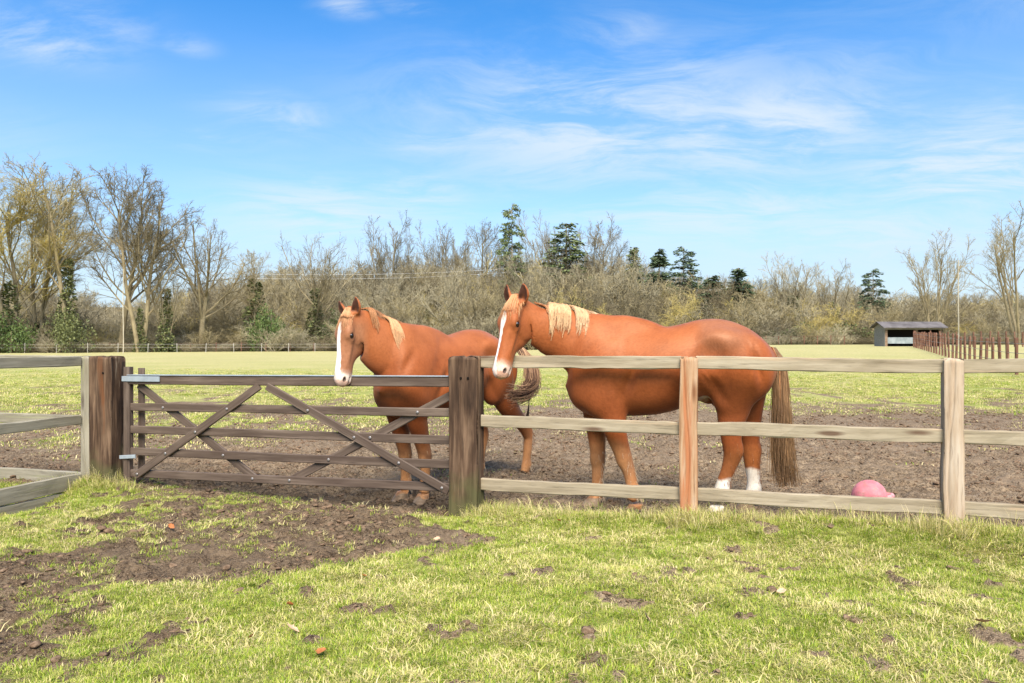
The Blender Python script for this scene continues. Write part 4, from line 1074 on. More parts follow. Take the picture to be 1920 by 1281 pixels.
legs_L = [
    loc_leg([(0.10, 0, 0.94), (0.09, 0, 0.82), (0.09+0.42*(xn-0.12), 0, 0.65), (0.09+0.78*(xn-0.12), 0, 0.51), (xn-0.03, 0, 0.42), (xn-0.03, 0, 0.33), (xn-0.03, 0, 0.23), (xn-0.03, 0, 0.155), (xn-0.015, 0, 0.10)], 0.125, False, (xn+0.02, 0.125, 0.0), (1, 0.15), pf, tl),
    loc_leg([(0.10, 0, 0.94), (0.09, 0, 0.82), (0.09+0.42*(xf-0.13), 0, 0.65), (0.09+0.78*(xf-0.13), 0, 0.51), (xf-0.04, 0, 0.42), (xf-0.04, 0, 0.33), (xf-0.04, 0, 0.23), (xf-0.04, 0, 0.155), (xf-0.02, 0, 0.10)], -0.12, False, (xf+0.02, -0.12, 0.0), (1, -0.1), pf, tl),
    loc_leg([(-1.06+(xh+0.97)*f_, 0.02*f_, z_) for f_, z_ in ((0.0, 0.98), (0.22, 0.83), (0.50, 0.70), (0.80, 0.59), (1.0, 0.47))]+[(xh-0.07, 0.02, 0.35), (xh-0.055, 0.02, 0.25), (xh-0.04, 0.02, 0.165), (xh-0.02, 0.02, 0.105)], 0.145, True, (xh+0.02, 0.165, 0.0), (1, 0.1), phd, tl),
    loc_leg([(-1.00, 0, 0.98), (-0.98, 0.0, 0.83), (-1.02, 0.01, 0.70), (-1.08, 0.02, 0.59), (-1.10, 0.02, 0.47), (-1.08, 0.02, 0.35), (-1.06, 0.02, 0.25), (-1.05, 0.02, 0.165), (-1.03, 0.02, 0.105)], -0.16, True, (-0.99, -0.14, 0.0), (1, -0.1), phd, tl)]
def coat_L(V, hc):
    x, y, z = V.T; n = fbm(x*5+31, z*5+y*3, 25, 4)-0.5
    c = np.tile(CH*np.array([0.94, 0.98, 1.02]), (len(V), 1))
    c = mixv(c, CH*np.array([1.15, 1.35, 1.55]), sstep(1.25, 1.5, z+n*0.2)*0.8)  # paler towards the topline, a painted highlight
    c = mixv(c, CH_SHADE*0.85, sstep(1.10, 0.85, z+n*0.2)*0.6*(z > 0.6))  # darker below the chest and belly, painted shade
    c = mixv(c, TAN*1.12, sstep(0.66, 0.34, z+n*0.15)*0.85)
    c = mixv(c, np.array([0.12, 0.055, 0.03]), np.exp(-((z-0.44+n*0.15)/0.06)**2)*0.7*sstep(-0.05, 0.15, n+0.05)*(x > -0.4))
    c = mixv(c, np.array([0.30, 0.165, 0.095]), sstep(0.0, 0.14, hc[:, 0])*(hc[:, 0] < 0.62)*sstep(0.15, 0.10, np.abs(hc[:, 2]))*(z > 0.95)*sstep(-0.24, -0.05, hc[:, 1])*0.45)
    c = mixv(c, TAN*1.15, sstep(0.16, 0.10, z)*0.7)
    return c
class BlazeL:
    muzzle = 0.9
    def __call__(s, u, side, v):
        c = np.interp(u, [0.10, 0.2, 0.35, 0.5, 0.6], [0.0, -0.004, -0.010, -0.012, -0.008])
        w = np.interp(u, [0.09, 0.14, 0.22, 0.30, 0.40, 0.50, 0.58], [0.004, 0.020, 0.024, 0.026, 0.038, 0.048, 0.060])
        return c-w, c+w, ((u > 0.09) & (u < 0.64)).astype(float)
bL = BlazeL()
pollL = P(657, 588, 6.50); plL = LF.loc(pollL)
neckL = [(0.02, 0, 1.23, 0.30, 0.29, 0.19), (0.18, -0.02, 1.33, 0.285, 0.25, 0.165), (0.32, -0.06, 1.43, 0.240, 0.235, 0.130), (0.43, -0.105, 1.525, 0.198, 0.20, 0.108),
         (plL[0]*0.65+0.43*0.35, plL[1]*0.65-0.105*0.35, plL[2]-0.085, 0.155, 0.16, 0.090), (plL[0]-0.005, plL[1], plL[2]-0.03, 0.085, 0.11, 0.070)]
def tail_L(fr, rng):
    lines = []; tint = []
    pth = [(948, 640, 7.86, 2), (974, 654, 7.78, 6), (991, 680, 7.62, 9), (997, 708, 7.48, 11), (994, 728, 7.36, 11), (979, 740, 7.26, 9), (955, 743, 7.20, 6)]
    cen = catmull(np.array([list(fr.loc(P(a, b, Y)))+[c/200.0] for a, b, Y, c in pth]), 26)
    T = unit(np.gradient(cen[:, :3], axis=0))
    for i in range(460):
        L = int(26*(0.6+0.4*min(1, rng.random()*1.6))); a = rng.uniform(0, 6.28); r = math.sqrt(rng.random()); ph_ = rng.uniform(0, 6.28); fr_ = np.linspace(0, 1, 26)[:L, None]
        s1 = unit(np.cross(T[:L], [0, 0, 1.0])); s2 = np.cross(T[:L], s1)
        q = cen[:L, :3]+(s1*math.cos(a)+s2*math.sin(a))*r*cen[:L, 3:]*1.1+(0.012*np.sin(fr_*5+ph_)+0.06*rng.normal()*fr_**2)*s1+0.05*rng.normal()*fr_**2*s2
        if rng.random() < 0.13:
            q = cen[:L, :3]*1.0; q = q+s2*r*cen[:L, 3:]; q[8:, 2] -= np.linspace(0, 0.30, max(L-8, 0)); q[8:, :2] = q[8:9, :2]+0.35*(q[8:, :2]-q[8:9, :2])
        lines.append(q)
        k = np.clip(0.22+0.9*rng.random()**2.0-0.5*fr_, 0, 1); tint.append(np.array([0.115, 0.060, 0.036])*(1-k)+np.array([0.46, 0.28, 0.15])*k)
    return lines, tint
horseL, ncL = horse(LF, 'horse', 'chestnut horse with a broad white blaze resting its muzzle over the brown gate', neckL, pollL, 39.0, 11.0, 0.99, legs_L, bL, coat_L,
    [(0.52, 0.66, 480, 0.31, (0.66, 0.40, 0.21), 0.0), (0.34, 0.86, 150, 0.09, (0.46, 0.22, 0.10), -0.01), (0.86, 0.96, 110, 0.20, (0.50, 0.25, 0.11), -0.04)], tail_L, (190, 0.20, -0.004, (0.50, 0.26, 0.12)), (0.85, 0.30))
# ------------------------------------------------------------------ trees
def tubes(polys, sides):
    """polys: (n,k,3) centre lines with radii (n,k) -> verts, quads"""
    C, r = polys; n, k, _ = C.shape
    T = np.gradient(C, axis=1); T /= np.linalg.norm(T, axis=2, keepdims=True)+1e-9
    ref = np.where(np.abs(T[..., 2:3]) > 0.9, np.array([1., 0, 0]), np.array([0, 0, 1.]))
    a = np.cross(T, ref); a /= np.linalg.norm(a, axis=2, keepdims=True)+1e-9; b = np.cross(T, a)
    an = np.arange(sides)*2*math.pi/sides
    V = C[:, :, None]+r[:, :, None, None]*(a[:, :, None]*np.cos(an)[None, None, :, None]+b[:, :, None]*np.sin(an)[None, None, :, None])
    base = (np.arange(n)*k*sides)[:, None, None]; j = (np.arange(k-1)*sides)[None, :, None]; s = np.arange(sides)[None, None]
    q = np.stack([base+j+s, base+j+(s+1) % sides, base+j+sides+(s+1) % sides, base+j+sides+s], -1)
    return V.reshape(-1, 3), q.reshape(-1, 4)
def grow(rng, S, D, L, r, k, trop, wig, endr):
    n = len(S); C = np.zeros((n, k+1, 3)); C[:, 0] = S; d = D.copy()
    for i in range(k):
        C[:, i+1] = C[:, i]+d*(L/k)[:, None]
        d = d+np.array([0, 0, trop])/k+rng.normal(0, wig, (n, 3)); d /= np.linalg.norm(d, axis=1, keepdims=True)
    rr = r[:, None]*np.linspace(1, endr, k+1)[None]
    return C, rr
def kids(rng, C, rr, m, t0, ang, ratio, rfac, Lp, minr, t1=1.0):
    n, k1, _ = C.shape; t = t0+(t1-t0)*(np.arange(m)[None]+rng.random((n, m)))/m
    x = t*(k1-1); i = np.minimum(x.astype(int), k1-2); f = (x-i)[..., None]; ar = np.arange(n)[:, None]
    S = C[ar, i]*(1-f)+C[ar, i+1]*f; T = C[ar, i+1]-C[ar, i]; T /= np.linalg.norm(T, axis=2, keepdims=True)+1e-9
    rl = rr[ar, i]*(1-f[..., 0])+rr[ar, i+1]*f[..., 0]
    ref = rng.normal(0, 1, S.shape); p = np.cross(T, ref); p /= np.linalg.norm(p, axis=2, keepdims=True)+1e-9
    a = R(ang[0])+R(ang[1]-ang[0])*rng.random((n, m)); D = T*np.cos(a)[..., None]+p*np.sin(a)[..., None]
    L = Lp[:, None]*ratio*(0.65+0.6*rng.random((n, m)))*(1.15-0.55*t)
    r = np.maximum(np.minimum(rl*rfac, rl), minr)
    return S.reshape(-1, 3), D.reshape(-1, 3), L.ravel(), r.ravel()
def tree_meshes(seed, style):
    """Unit tree: 20 m tall before scaling. Returns trunk mesh, crown mesh."""
    rng = np.random.default_rng(seed); tv = []; cv = []
    st = dict(ash=dict(tr=15.0, stems=1, lean=0.03, m=(16, 9, 7, 5), t0=0.34, ang=((26, 48), (25, 52), (25, 60), (20, 60)), ratio=(0.46, 0.46, 0.50, 0.55), trop=(0.55, 0.35, 0.25, 0.2), r=0.25),
              twin=dict(tr=13.0, stems=2, lean=0.12, m=(14, 9, 7, 5), t0=0.30, ang=((24, 46), (25, 50), (25, 60), (20, 60)), ratio=(0.50, 0.46, 0.50, 0.55), trop=(0.6, 0.4, 0.25, 0.2), r=0.21),
              oak=dict(tr=6.0, stems=1, lean=0.03, m=(11, 8, 7, 5), t0=0.5, ang=((22, 66), (25, 55), (25, 60), (20, 65)), ratio=(1.75, 0.42, 0.45, 0.5), trop=(0.35, 0.25, 0.15, 0.15), r=0.28),
              multi=dict(tr=12.0, stems=5, lean=0.30, m=(7, 7, 6, 4), t0=0.30, ang=((18, 40), (22, 48), (25, 55), (20, 60)), ratio=(0.50, 0.45, 0.48, 0.55), trop=(0.6, 0.4, 0.25, 0.2), r=0.19),
              willow=dict(tr=13.0, stems=2, lean=0.10, m=(14, 10, 8, 5), t0=0.22, ang=((22, 46), (18, 45), (15, 50), (15, 50)), ratio=(0.50, 0.48, 0.50, 0.62), trop=(0.5, 0.25, 0.0, -0.25), r=0.23))[style]
    n = st['stems']; az = rng.uniform(0, 6.28)+np.arange(n)*2*math.pi/n
    S = np.stack([0.15*np.cos(az)*(n > 1), 0.15*np.sin(az)*(n > 1), np.full(n, -0.3)], 1)
    D = unit(np.stack([st['lean']*np.cos(az), st['lean']*np.sin(az), np.ones(n)], 1))
    L = st['tr']*(0.85+0.25*rng.random(n)); r = st['r']*(0.85+0.3*rng.random(n))
    C, rr = grow(rng, S, D, L, r, 9, 0.25, 0.035, 0.35 if style != 'oak' else 0.62); tv.append(tubes((C, rr), 8))
    t0 = st['t0']; m = st['m']
    kk = (6, 4, 3, 2); wig = (0.10, 0.13, 0.16, 0.2); sid = (6, 4, 3, 3); minr = (0.055, 0.028, 0.015, 0.0095)
    for lv in range(4):
        S, D, L, r = kids(rng, C, rr, m[lv], t0, st['ang'][lv], st['ratio'][lv], 0.50, L, minr[lv], 1.0)
        C, rr = grow(rng, S, D, L, r, kk[lv], st['trop'][lv], wig[lv], 0.45 if lv < 3 else 0.6)
        (tv if lv == 0 else cv).append(tubes((C, rr), sid[lv])); t0 = 0.22
    out = []
    for nm, lst in (('trunk', tv), ('crown', cv)):
        V = []; Q = []; b = 0
        for v, q in lst: V.append(v); Q.append(q+b); b += len(v)
        out.append((np.vstack(V), np.vstack(Q), nm))
    top = np.percentile(out[1][0][:, 2], 99.7); sc = 20.0/top
    return [mesh_np(nm, v*sc, quads=q) for v, q, nm in out], np.percentile(np.abs(out[1][0][:, 0]*sc), 97)

def bark_mat(name, a, b_, rough=0.9):
    m, nt, b = mat(name, rough, 0.1); tc = nd(nt, 'ShaderNodeTexCoord'); oi = nd(nt, 'ShaderNodeObjectInfo')
    n1 = noise(nt, tc.outputs['Object'], 0.7, 4); c = ramp(nt, n1, [(0.32, a), (0.68, b_)])
    c = mixc(nt, 1.0, c, ramp(nt, oi.outputs['Random'], [(0, (0.84, 0.84, 0.84)), (1, (1.12, 1.10, 1.04))]), 'MULTIPLY')
    nt.links.new(c, b.inputs['Base Color']); return m
M_TRUNK = bark_mat('grey_olive_bark', (0.165, 0.130, 0.075), (0.300, 0.250, 0.150))
M_TWIG = bark_mat('tan_twigs', (0.215, 0.175, 0.092), (0.335, 0.282, 0.160))
M_TWIGD = bark_mat('dark_twigs', (0.125, 0.102, 0.062), (0.205, 0.172, 0.106))
M_TWIGY = bark_mat('yellow_willow_twigs', (0.340, 0.270, 0.085), (0.480, 0.390, 0.150))
M_TWIGG = bark_mat('grey_twigs', (0.230, 0.200, 0.128), (0.350, 0.308, 0.205))
M_BIRCH = bark_mat('pale_bark', (0.34, 0.30, 0.22), (0.50, 0.45, 0.35))
def leaf_mat(name, a, b_):
    m, nt, b = mat(name, 0.6, 0.25); oi = nd(nt, 'ShaderNodeObjectInfo'); tc = nd(nt, 'ShaderNodeTexCoord')
    at = nd(nt, 'ShaderNodeAttribute', attribute_name='var')
    c = ramp(nt, at.outputs['Fac'], [(0.0, a), (1.0, b_)])
    nt.links.new(c, b.inputs['Base Color']); return m
M_IVY = leaf_mat('ivy_leaves', (0.050, 0.062, 0.020), (0.165, 0.175, 0.062))
M_NEEDLE = leaf_mat('conifer_needles', (0.036, 0.060, 0.030), (0.115, 0.150, 0.070))
M_NEEDLE2 = leaf_mat('bright_conifer_needles', (0.070, 0.100, 0.035), (0.170, 0.200, 0.080))
M_HOLLY = leaf_mat('glossy_evergreen_leaves', (0.040, 0.066, 0.016), (0.120, 0.165, 0.045))
def cards(rng, P_, size, asp=0.6, droop=None):
    n = len(P_); a = unit(rng.normal(0, 1, (n, 3))); 
    if droop is not None: a = unit(a*0.6+droop)
    b = unit(np.cross(a, rng.normal(0, 1, (n, 3)))); s = size*(0.6+0.8*rng.random(n))[:, None]
    V = np.stack([P_-a*s*0.5, P_+b*s*asp*0.5, P_+a*s*0.5, P_-b*s*asp*0.5], 1).reshape(-1, 3)
    return V, np.arange(4*n).reshape(n, 4)
def card_mesh(name, rng, P_, size, asp=0.6, droop=None):
    V, Q = cards(rng, P_, size, asp, droop); me = mesh_np(name, V, quads=Q); fattr(me, 'var', np.repeat(rng.random(len(P_)), 4)); return me
def ivy_mesh(seed, h, r, n):
    rng = np.random.default_rng(seed); z = rng.random(n)**1.25*h; a = rng.uniform(0, 6.28, n)
    lump = fbm(np.cos(a)*1.3+5, z*0.8+np.sin(a)*1.3, seed, 4); k = lump > 0.40+0.16*z/h
    w = r*(1.2-0.85*z/h)*(0.25+1.5*lump); rad = w*np.sqrt(rng.uniform(0.02, 1, n))
    return card_mesh('ivy', rng, np.stack([rad*np.cos(a), rad*np.sin(a), z], 1)[k], 0.24, 0.8)
def conifer(seed, dense, hgt=20.0, wide=3.4, top=0.3):
    rng = np.random.default_rng(seed); P_ = []; Dp = []; lim = []
    nl = 40 if dense else 42
    for i in range(nl):
        z = hgt*(0.10 if dense else 0.26)+(hgt*0.98-hgt*(0.10 if dense else 0.26))*(i/(nl-1))**0.9
        f = (1-z/hgt)
        for k in range(10 if dense else 4):
            a = rng.uniform(0, 6.28); Lb = wide*(f**(0.75 if dense else 0.42))*(0.6+0.55*rng.random())+0.25
            if not dense and rng.random() < 0.15: continue
            z = max(hgt*0.06, min(hgt*0.985, z+rng.normal(0, 0.35)))
            up = 0.10 if dense else 0.22*(rng.random()-0.2)
            m = max(4, int(Lb*(14 if dense else 15))); t = np.sqrt(rng.random(m))
            if not dense: t = 0.35+0.65*t
            x = t*Lb; zz = z+x*up-0.10*x*x/Lb*1.5
            P_.append(np.stack([x*math.cos(a)+rng.normal(0, 0.14+0.10*(not dense), m), x*math.sin(a)+rng.normal(0, 0.14+0.10*(not dense), m), zz+rng.normal(0, 0.13, m)], 1))
            Dp.append(np.tile([math.cos(a), math.sin(a), -0.25], (m, 1)))
            lim.append(np.array([[0, 0, z], [Lb*0.5*math.cos(a), Lb*0.5*math.sin(a), z+Lb*0.5*up], [Lb*0.9*math.cos(a), Lb*0.9*math.sin(a), z+Lb*0.9*up-0.10*Lb]]))
    P_ = np.vstack(P_); Dp = np.vstack(Dp); crown = card_mesh('crown', rng, P_, 0.50, 0.36, Dp)
    C = np.stack([np.zeros(8), np.zeros(8), np.linspace(-0.3, hgt, 8)], 1)[None]; rr = np.linspace(0.26, 0.03, 8)[None]
    v1, q1 = tubes((C, rr), 7); lim = np.array(lim); v2, q2 = tubes((lim, np.tile([[0.05, 0.035, 0.015]], (len(lim), 1))), 3)
    return mesh_np('trunk', np.vstack([v1, v2]), quads=np.vstack([q1, q2+len(v1)])), crown
def clump_mesh(seed, n, size):
    rng = np.random.default_rng(seed); c = unit(rng.normal(0, 1, (26, 3)))*np.array([1.5, 1.5, 1.0])*rng.random((26, 1))**0.4*0.8; c[:, 2] = np.abs(c[:, 2])*1.3+0.3
    i = rng.integers(0, 26, n); P_ = c[i]+unit(rng.normal(0, 1, (n, 3)))*(0.45*rng.random((n, 1))**0.35)
    return card_mesh('foliage', rng, P_, size, 0.7)

PROTO = {}
for nm, sd_, sty in (('ash', 1, 'ash'), ('ash2', 2, 'ash'), ('twin', 3, 'twin'), ('oak', 4, 'oak'), ('oak2', 5, 'oak'), ('multi', 6, 'multi'), ('willow', 7, 'willow'), ('multi2', 8, 'multi')):
    (tr_, cr_), wd_ = tree_meshes(sd_, sty); PROTO[nm] = (tr_, cr_, wd_)
IVY = [ivy_mesh(s, 1.0*9, 0.85, 2600) for s in (1, 2)]
for i_, (d_, w_) in enumerate(((True, 3.6), (False, 4.4), (True, 2.9), (False, 3.0))): PROTO['con%d' % i_] = conifer(40+i_, d_, 20.0, w_)

def gz0(x, Y): return float(zbase(x, Y))
def tree(px, top, Y, proto, width_px, label, twig, rotz, ivy=None, name='bare_tree', lean=0.0):
    X = (px-CX)/F*Y; z0 = gz0(X, Y)-0.1; hgt = H-(top-CY)/F*Y-z0
    tr_, cr_, wd_ = PROTO[proto]; sz = hgt/20.0; sx = (width_px/2/F*Y)/wd_
    e = empty(name, (X, Y, z0), label, 'tree', 'trees along the field edge')
    for nm, me, m_ in (('trunk', tr_, M_TRUNK), ('crown', cr_, twig)):
        o = bpy.data.objects.new(nm, me); COL.objects.link(o); o.parent = e; o.scale = (sx, sx, sz); o.rotation_euler = (0, lean, rotz)
        if not me.materials: me.materials.append(None)
        o.material_slots[0].link = 'OBJECT'; o.material_slots[0].material = m_
    if ivy:
        o = obj('ivy', IVY[ivy[2]], M_IVY, e); o.scale = (ivy[1], ivy[1], ivy[0]/9.0); o.rotation_euler = (0, lean*0.6, rotz)
    return e
G_TREES = [
    (18, 312, 93, 'willow', 190, 'tall yellow-twigged willow with ivied trunk at the left edge', M_TWIGY, 0.3, (9, 1.7, 0)),
    (72, 332, 99, 'willow', 150, 'second yellow-twigged willow from the left, slimmer than its neighbour', M_TWIGY, 2.1, (4, 1.2, 1)),
    (128, 304, 95, 'ash', 190, 'tall bare tree with a dark ivy-wrapped trunk behind the hinge post', M_TWIG, 1.0, (12, 1.5, 1)),
    (228, 318, 101, 'ash2', 165, 'tall bare tree leaning slightly right beside the thin pale pole', M_TWIGD, 4.0, None),
    (263, 322, 97, 'twin', 190, 'tall forked bare tree with outswept branches above the gate', M_TWIGD, 0.6, (6, 0.9, 0)),
    (312, 492, 99, 'multi', 70, 'short ivy-covered tree right of the tall forked tree', M_TWIG, 0.2, (8.5, 1.3, 1)),
    (376, 406, 105, 'oak', 165, 'round-crowned bare tree standing alone above the gate', M_TWIGD, 1.2, None),
    (478, 470, 108, 'ash', 80, 'thin bare tree swathed in green ivy left of the broad oak', M_TWIG, 2.2, (10.5, 2.3, 0)),
    (592, 434, 112, 'oak2', 170, 'broad spreading bare oak behind the left horse', M_TWIGD, 0.4, (9.5, 1.7, 1)),
    (732, 404, 142, 'multi2', 105, 'upright open bare tree left of centre above the woodland', M_TWIGD, 3.0, None),
    (838, 409, 146, 'multi', 110, 'fan-shaped bare tree above the back of the left horse', M_TWIGD, 1.0, None),
    (902, 414, 139, 'ash', 100, 'narrow bare tree just left of the tall ragged conifer', M_TWIGD, 5.0, None),
    (1040, 398, 148, 'multi', 115, 'tall bare tree between the ragged conifer and the cedar', M_TWIGD, 2.0, None),
    (1121, 406, 143, 'twin', 90, 'bare tree with upswept branches right of the cedar', M_TWIGD, 4.2, (7, 1.2, 0)),
    (1158, 468, 136, 'multi2', 80, 'small pale bare tree beside the row of spruces', M_TWIGG, 0.0, None),
    (1488, 468, 122, 'multi', 105, 'pale fan-shaped bare tree above the green holly clump', M_TWIGG, 0.9, (8, 2.1, 1)),
    (1562, 490, 124, 'multi2', 85, 'lower bare tree right of the pale fan-shaped one', M_TWIGG, 2.4, (7, 1.7, 0)),
    (1752, 440, 112, 'multi', 118, 'lone many-stemmed bare tree above the field shelter', M_TWIG, 3.6, None),
    (1912, 392, 96, 'multi2', 150, 'bare tree with long reaching branches at the right edge', M_TWIG, 1.9, None)]
for a in G_TREES: tree(*a)
def con(px, top, Y, proto, w, label, needle, rot):
    X = (px-CX)/F*Y; z0 = gz0(X, Y)-0.1; hgt = H-(top-CY)/F*Y-z0; tr_, cr_ = PROTO[proto]
    e = empty('conifer_tree', (X, Y, z0), label, 'tree', 'conifers in the wood')
    for nm, me, m_ in (('trunk', tr_, M_TRUNK), ('crown', cr_, needle)):
        o = bpy.data.objects.new(nm, me); COL.objects.link(o); o.parent = e; o.scale = (w, w, hgt/20.0); o.rotation_euler = (0, 0, rot)
        if not me.materials: me.materials.append(None)
        o.material_slots[0].link = 'OBJECT'; o.material_slots[0].material = m_
for a in [(960, 381, 138, 'con1', 0.85, 'tallest ragged conifer with sparse tufts above the right horse\'s head', M_NEEDLE2, 0.2),
          (1062, 418, 140, 'con3', 1.75, 'wide flat-branched cedar right of the tallest conifer', M_NEEDLE2, 1.2),
          (1188, 463, 138, 'con2', 1.25, 'pale green spruce, leftmost of three behind the right horse', M_NEEDLE2, 2.0),
          (1236, 466, 134, 'con0', 1.35, 'dense dark green spruce, middle of three behind the right horse', M_NEEDLE, 0.7),
          (1282, 463, 140, 'con1', 1.0, 'ragged dark conifer, rightmost of three behind the right horse', M_NEEDLE, 3.0),
          (1337, 516, 130, 'con0', 1.45, 'low bushy dark conifer above the horse\'s croup', M_NEEDLE, 1.5),
          (1385, 502, 132, 'con2', 1.6, 'pointed dark conifer above the horse\'s tail', M_NEEDLE, 4.0),
          (1637, 504, 128, 'con1', 0.75, 'thin dark conifer left of the field shelter', M_NEEDLE, 5.0)]: con(*a)
# evergreen bushes at the foot of the wood
CL = [clump_mesh(s, 2600, 0.085) for s in (3, 4)]
for px, base, Y, w, h, label in [(842, 640, 116, 2.2, 2.6, 'dark evergreen bush just right of the left horse\'s withers'), (1502, 640, 113, 2.7, 2.3, 'dark green holly clump behind the horse\'s tail'),
                                 (1590, 640, 114, 3.4, 2.5, 'bright green holly clump left of the field shelter'), (615, 640, 113, 2.0, 4.4, 'tall dark ivy mound beside the broad oak'),
                                 (130, 640, 92, 2.4, 3.6, 'dark ivy mound at the foot of the tall ivied tree'), (500, 640, 106, 2.2, 4.6, 'tall green ivy mound left of the broad oak'),
                                 (20, 640, 91, 2.6, 3.4, 'dark ivy mound at the left edge of the field'), (1450, 640, 113, 2.0, 1.5, 'low dark evergreen bush right of the horse\'s rump')]:
    X = (px-CX)/F*Y; e = empty('evergreen_bush', (X, Y, gz0(X, Y)-0.1), label, 'bush', 'evergreen bushes below the wood')
    o = obj('foliage', CL[len(label) % 2], M_HOLLY if 'holly' in label or 'green' in label else M_IVY, e); o.scale = (w, w, h); o.rotation_euler = (0, 0, len(label)*0.7)
    C_s = np.array([[[0, 0, -0.2], [0.05, 0.02, 0.4], [0.0, 0.05, 0.8]]]); v_, q_ = tubes((C_s, np.array([[0.10, 0.08, 0.04]])), 6)
    o = obj('stem', mesh_np('stem', v_, quads=q_), M_TRUNK, e); o.scale = (w*0.5, w*0.5, h)

# ---- scatter by geometry nodes for what nobody could count
def scatter(name, pts, rot, scl, idx, protos, m_pts=None):
    pc = bpy.data.collections.new(name+'_pieces')
    for k, (me, mt) in enumerate(protos):
        po = bpy.data.objects.new('%s_piece_%02d' % (name, k), me)
        if not me.materials: me.materials.append(mt)
        pc.objects.link(po)
    me = bpy.data.meshes.new(name); me.vertices.add(len(pts)); me.vertices.foreach_set('co', np.asarray(pts, np.float32).ravel())
    fattr(me, 'rot', rot, 'FLOAT_VECTOR'); fattr(me, 'scl', scl, 'FLOAT_VECTOR'); iattr(me, 'pick', idx)
    o = obj(name, me)
    ng = bpy.data.node_groups.new(name, 'GeometryNodeTree')
    ng.interface.new_socket('Geometry', in_out='INPUT', socket_type='NodeSocketGeometry'); ng.interface.new_socket('Geometry', in_out='OUTPUT', socket_type='NodeSocketGeometry')
    gi = ng.nodes.new('NodeGroupInput'); go = ng.nodes.new('NodeGroupOutput'); ip = ng.nodes.new('GeometryNodeInstanceOnPoints')
    ci = ng.nodes.new('GeometryNodeCollectionInfo'); ci.inputs['Collection'].default_value = pc; ci.inputs['Separate Children'].default_value = True; ci.inputs['Reset Children'].default_value = True
    def na(nm, t):
        n = ng.nodes.new('GeometryNodeInputNamedAttribute'); n.data_type = t; n.inputs['Name'].default_value = nm; return n.outputs['Attribute']
    ng.links.new(gi.outputs[0], ip.inputs['Points']); ng.links.new(ci.outputs[0], ip.inputs['Instance']); ip.inputs['Pick Instance'].default_value = True
    ng.links.new(na('pick', 'INT'), ip.inputs['Instance Index']); ng.links.new(na('scl', 'FLOAT_VECTOR'), ip.inputs['Scale'])
    er = ng.nodes.new('FunctionNodeEulerToRotation'); ng.links.new(na('rot', 'FLOAT_VECTOR'), er.inputs[0]); ng.links.new(er.outputs[0], ip.inputs['Rotation'])
    ng.links.new(ip.outputs[0], go.inputs[0])
    md = o.modifiers.new('scatter', 'NODES'); md.node_group = ng
    return o
def shrub_mesh(seed, stems, spread, m):
    rng = np.random.default_rng(seed); az = rng.uniform(0, 6.28, stems); sp = spread*np.sqrt(rng.random(stems))
    S = np.stack([0.35*rng.normal(0, 1, stems), 0.35*rng.normal(0, 1, stems), np.full(stems, -0.1)], 1); D = unit(np.stack([sp*np.cos(az), sp*np.sin(az), np.ones(stems)], 1))
    L = 5.0*(0.6+0.5*rng.random(stems)); C, rr = grow(rng, S, D, L, np.full(stems, 0.055), 5, 0.1, 0.12, 0.4); lst = [tubes((C, rr), 4)]; t0 = 0.2
    for lv, (mm, an, ra, k, mr) in enumerate(((m[0], (20, 60), 0.5, 3, 0.022), (m[1], (20, 60), 0.5, 3, 0.014), (m[2], (15, 65), 0.55, 2, 0.011))):
        S, D, L, r = kids(rng, C, rr, mm, t0, an, ra, 0.6, L, mr); C, rr = grow(rng, S, D, L, r, k, 0.05, 0.18, 0.5); lst.append(tubes((C, rr), 3))
    V = np.vstack([v for v, q in lst]); off = np.cumsum([0]+[len(v) for v, q in lst[:-1]]); Q = np.vstack([q+o_ for (v, q), o_ in zip(lst, off)])
    return mesh_np('shrub', V*(6.0/np.percentile(V[:, 2], 99)), quads=Q)
SH = [(shrub_mesh(1, 12, 0.75, (6, 6, 5)), M_TWIG), (shrub_mesh(2, 14, 0.9, (6, 6, 5)), M_TWIGG), (shrub_mesh(3, 11, 0.6, (6, 6, 5)), M_TWIGY), (shrub_mesh(4, 12, 0.8, (6, 6, 5)), M_TWIGD)]
cl3 = clump_mesh(9, 3000, 0.075); SH.append((cl3, M_IVY))
for nm_, mm_ in (('ash2', M_TWIG), ('multi', M_TWIGG), ('twin', M_TWIGD)):      # whole small trees for the mass of the wood
    a_, b_ = PROTO[nm_][0], PROTO[nm_][1]
    def arr(me):
        v = np.empty(len(me.vertices)*3, np.float32); me.vertices.foreach_get('co', v); q = np.empty(len(me.loops), np.int32); me.loops.foreach_get('vertex_index', q); return v.reshape(-1, 3), q.reshape(-1, 4)
    va, qa = arr(a_); vb, qb = arr(b_); SH.append((mesh_np('small_tree', np.vstack([va, vb])*0.3, quads=np.vstack([qa, qb+len(va)])), mm_))
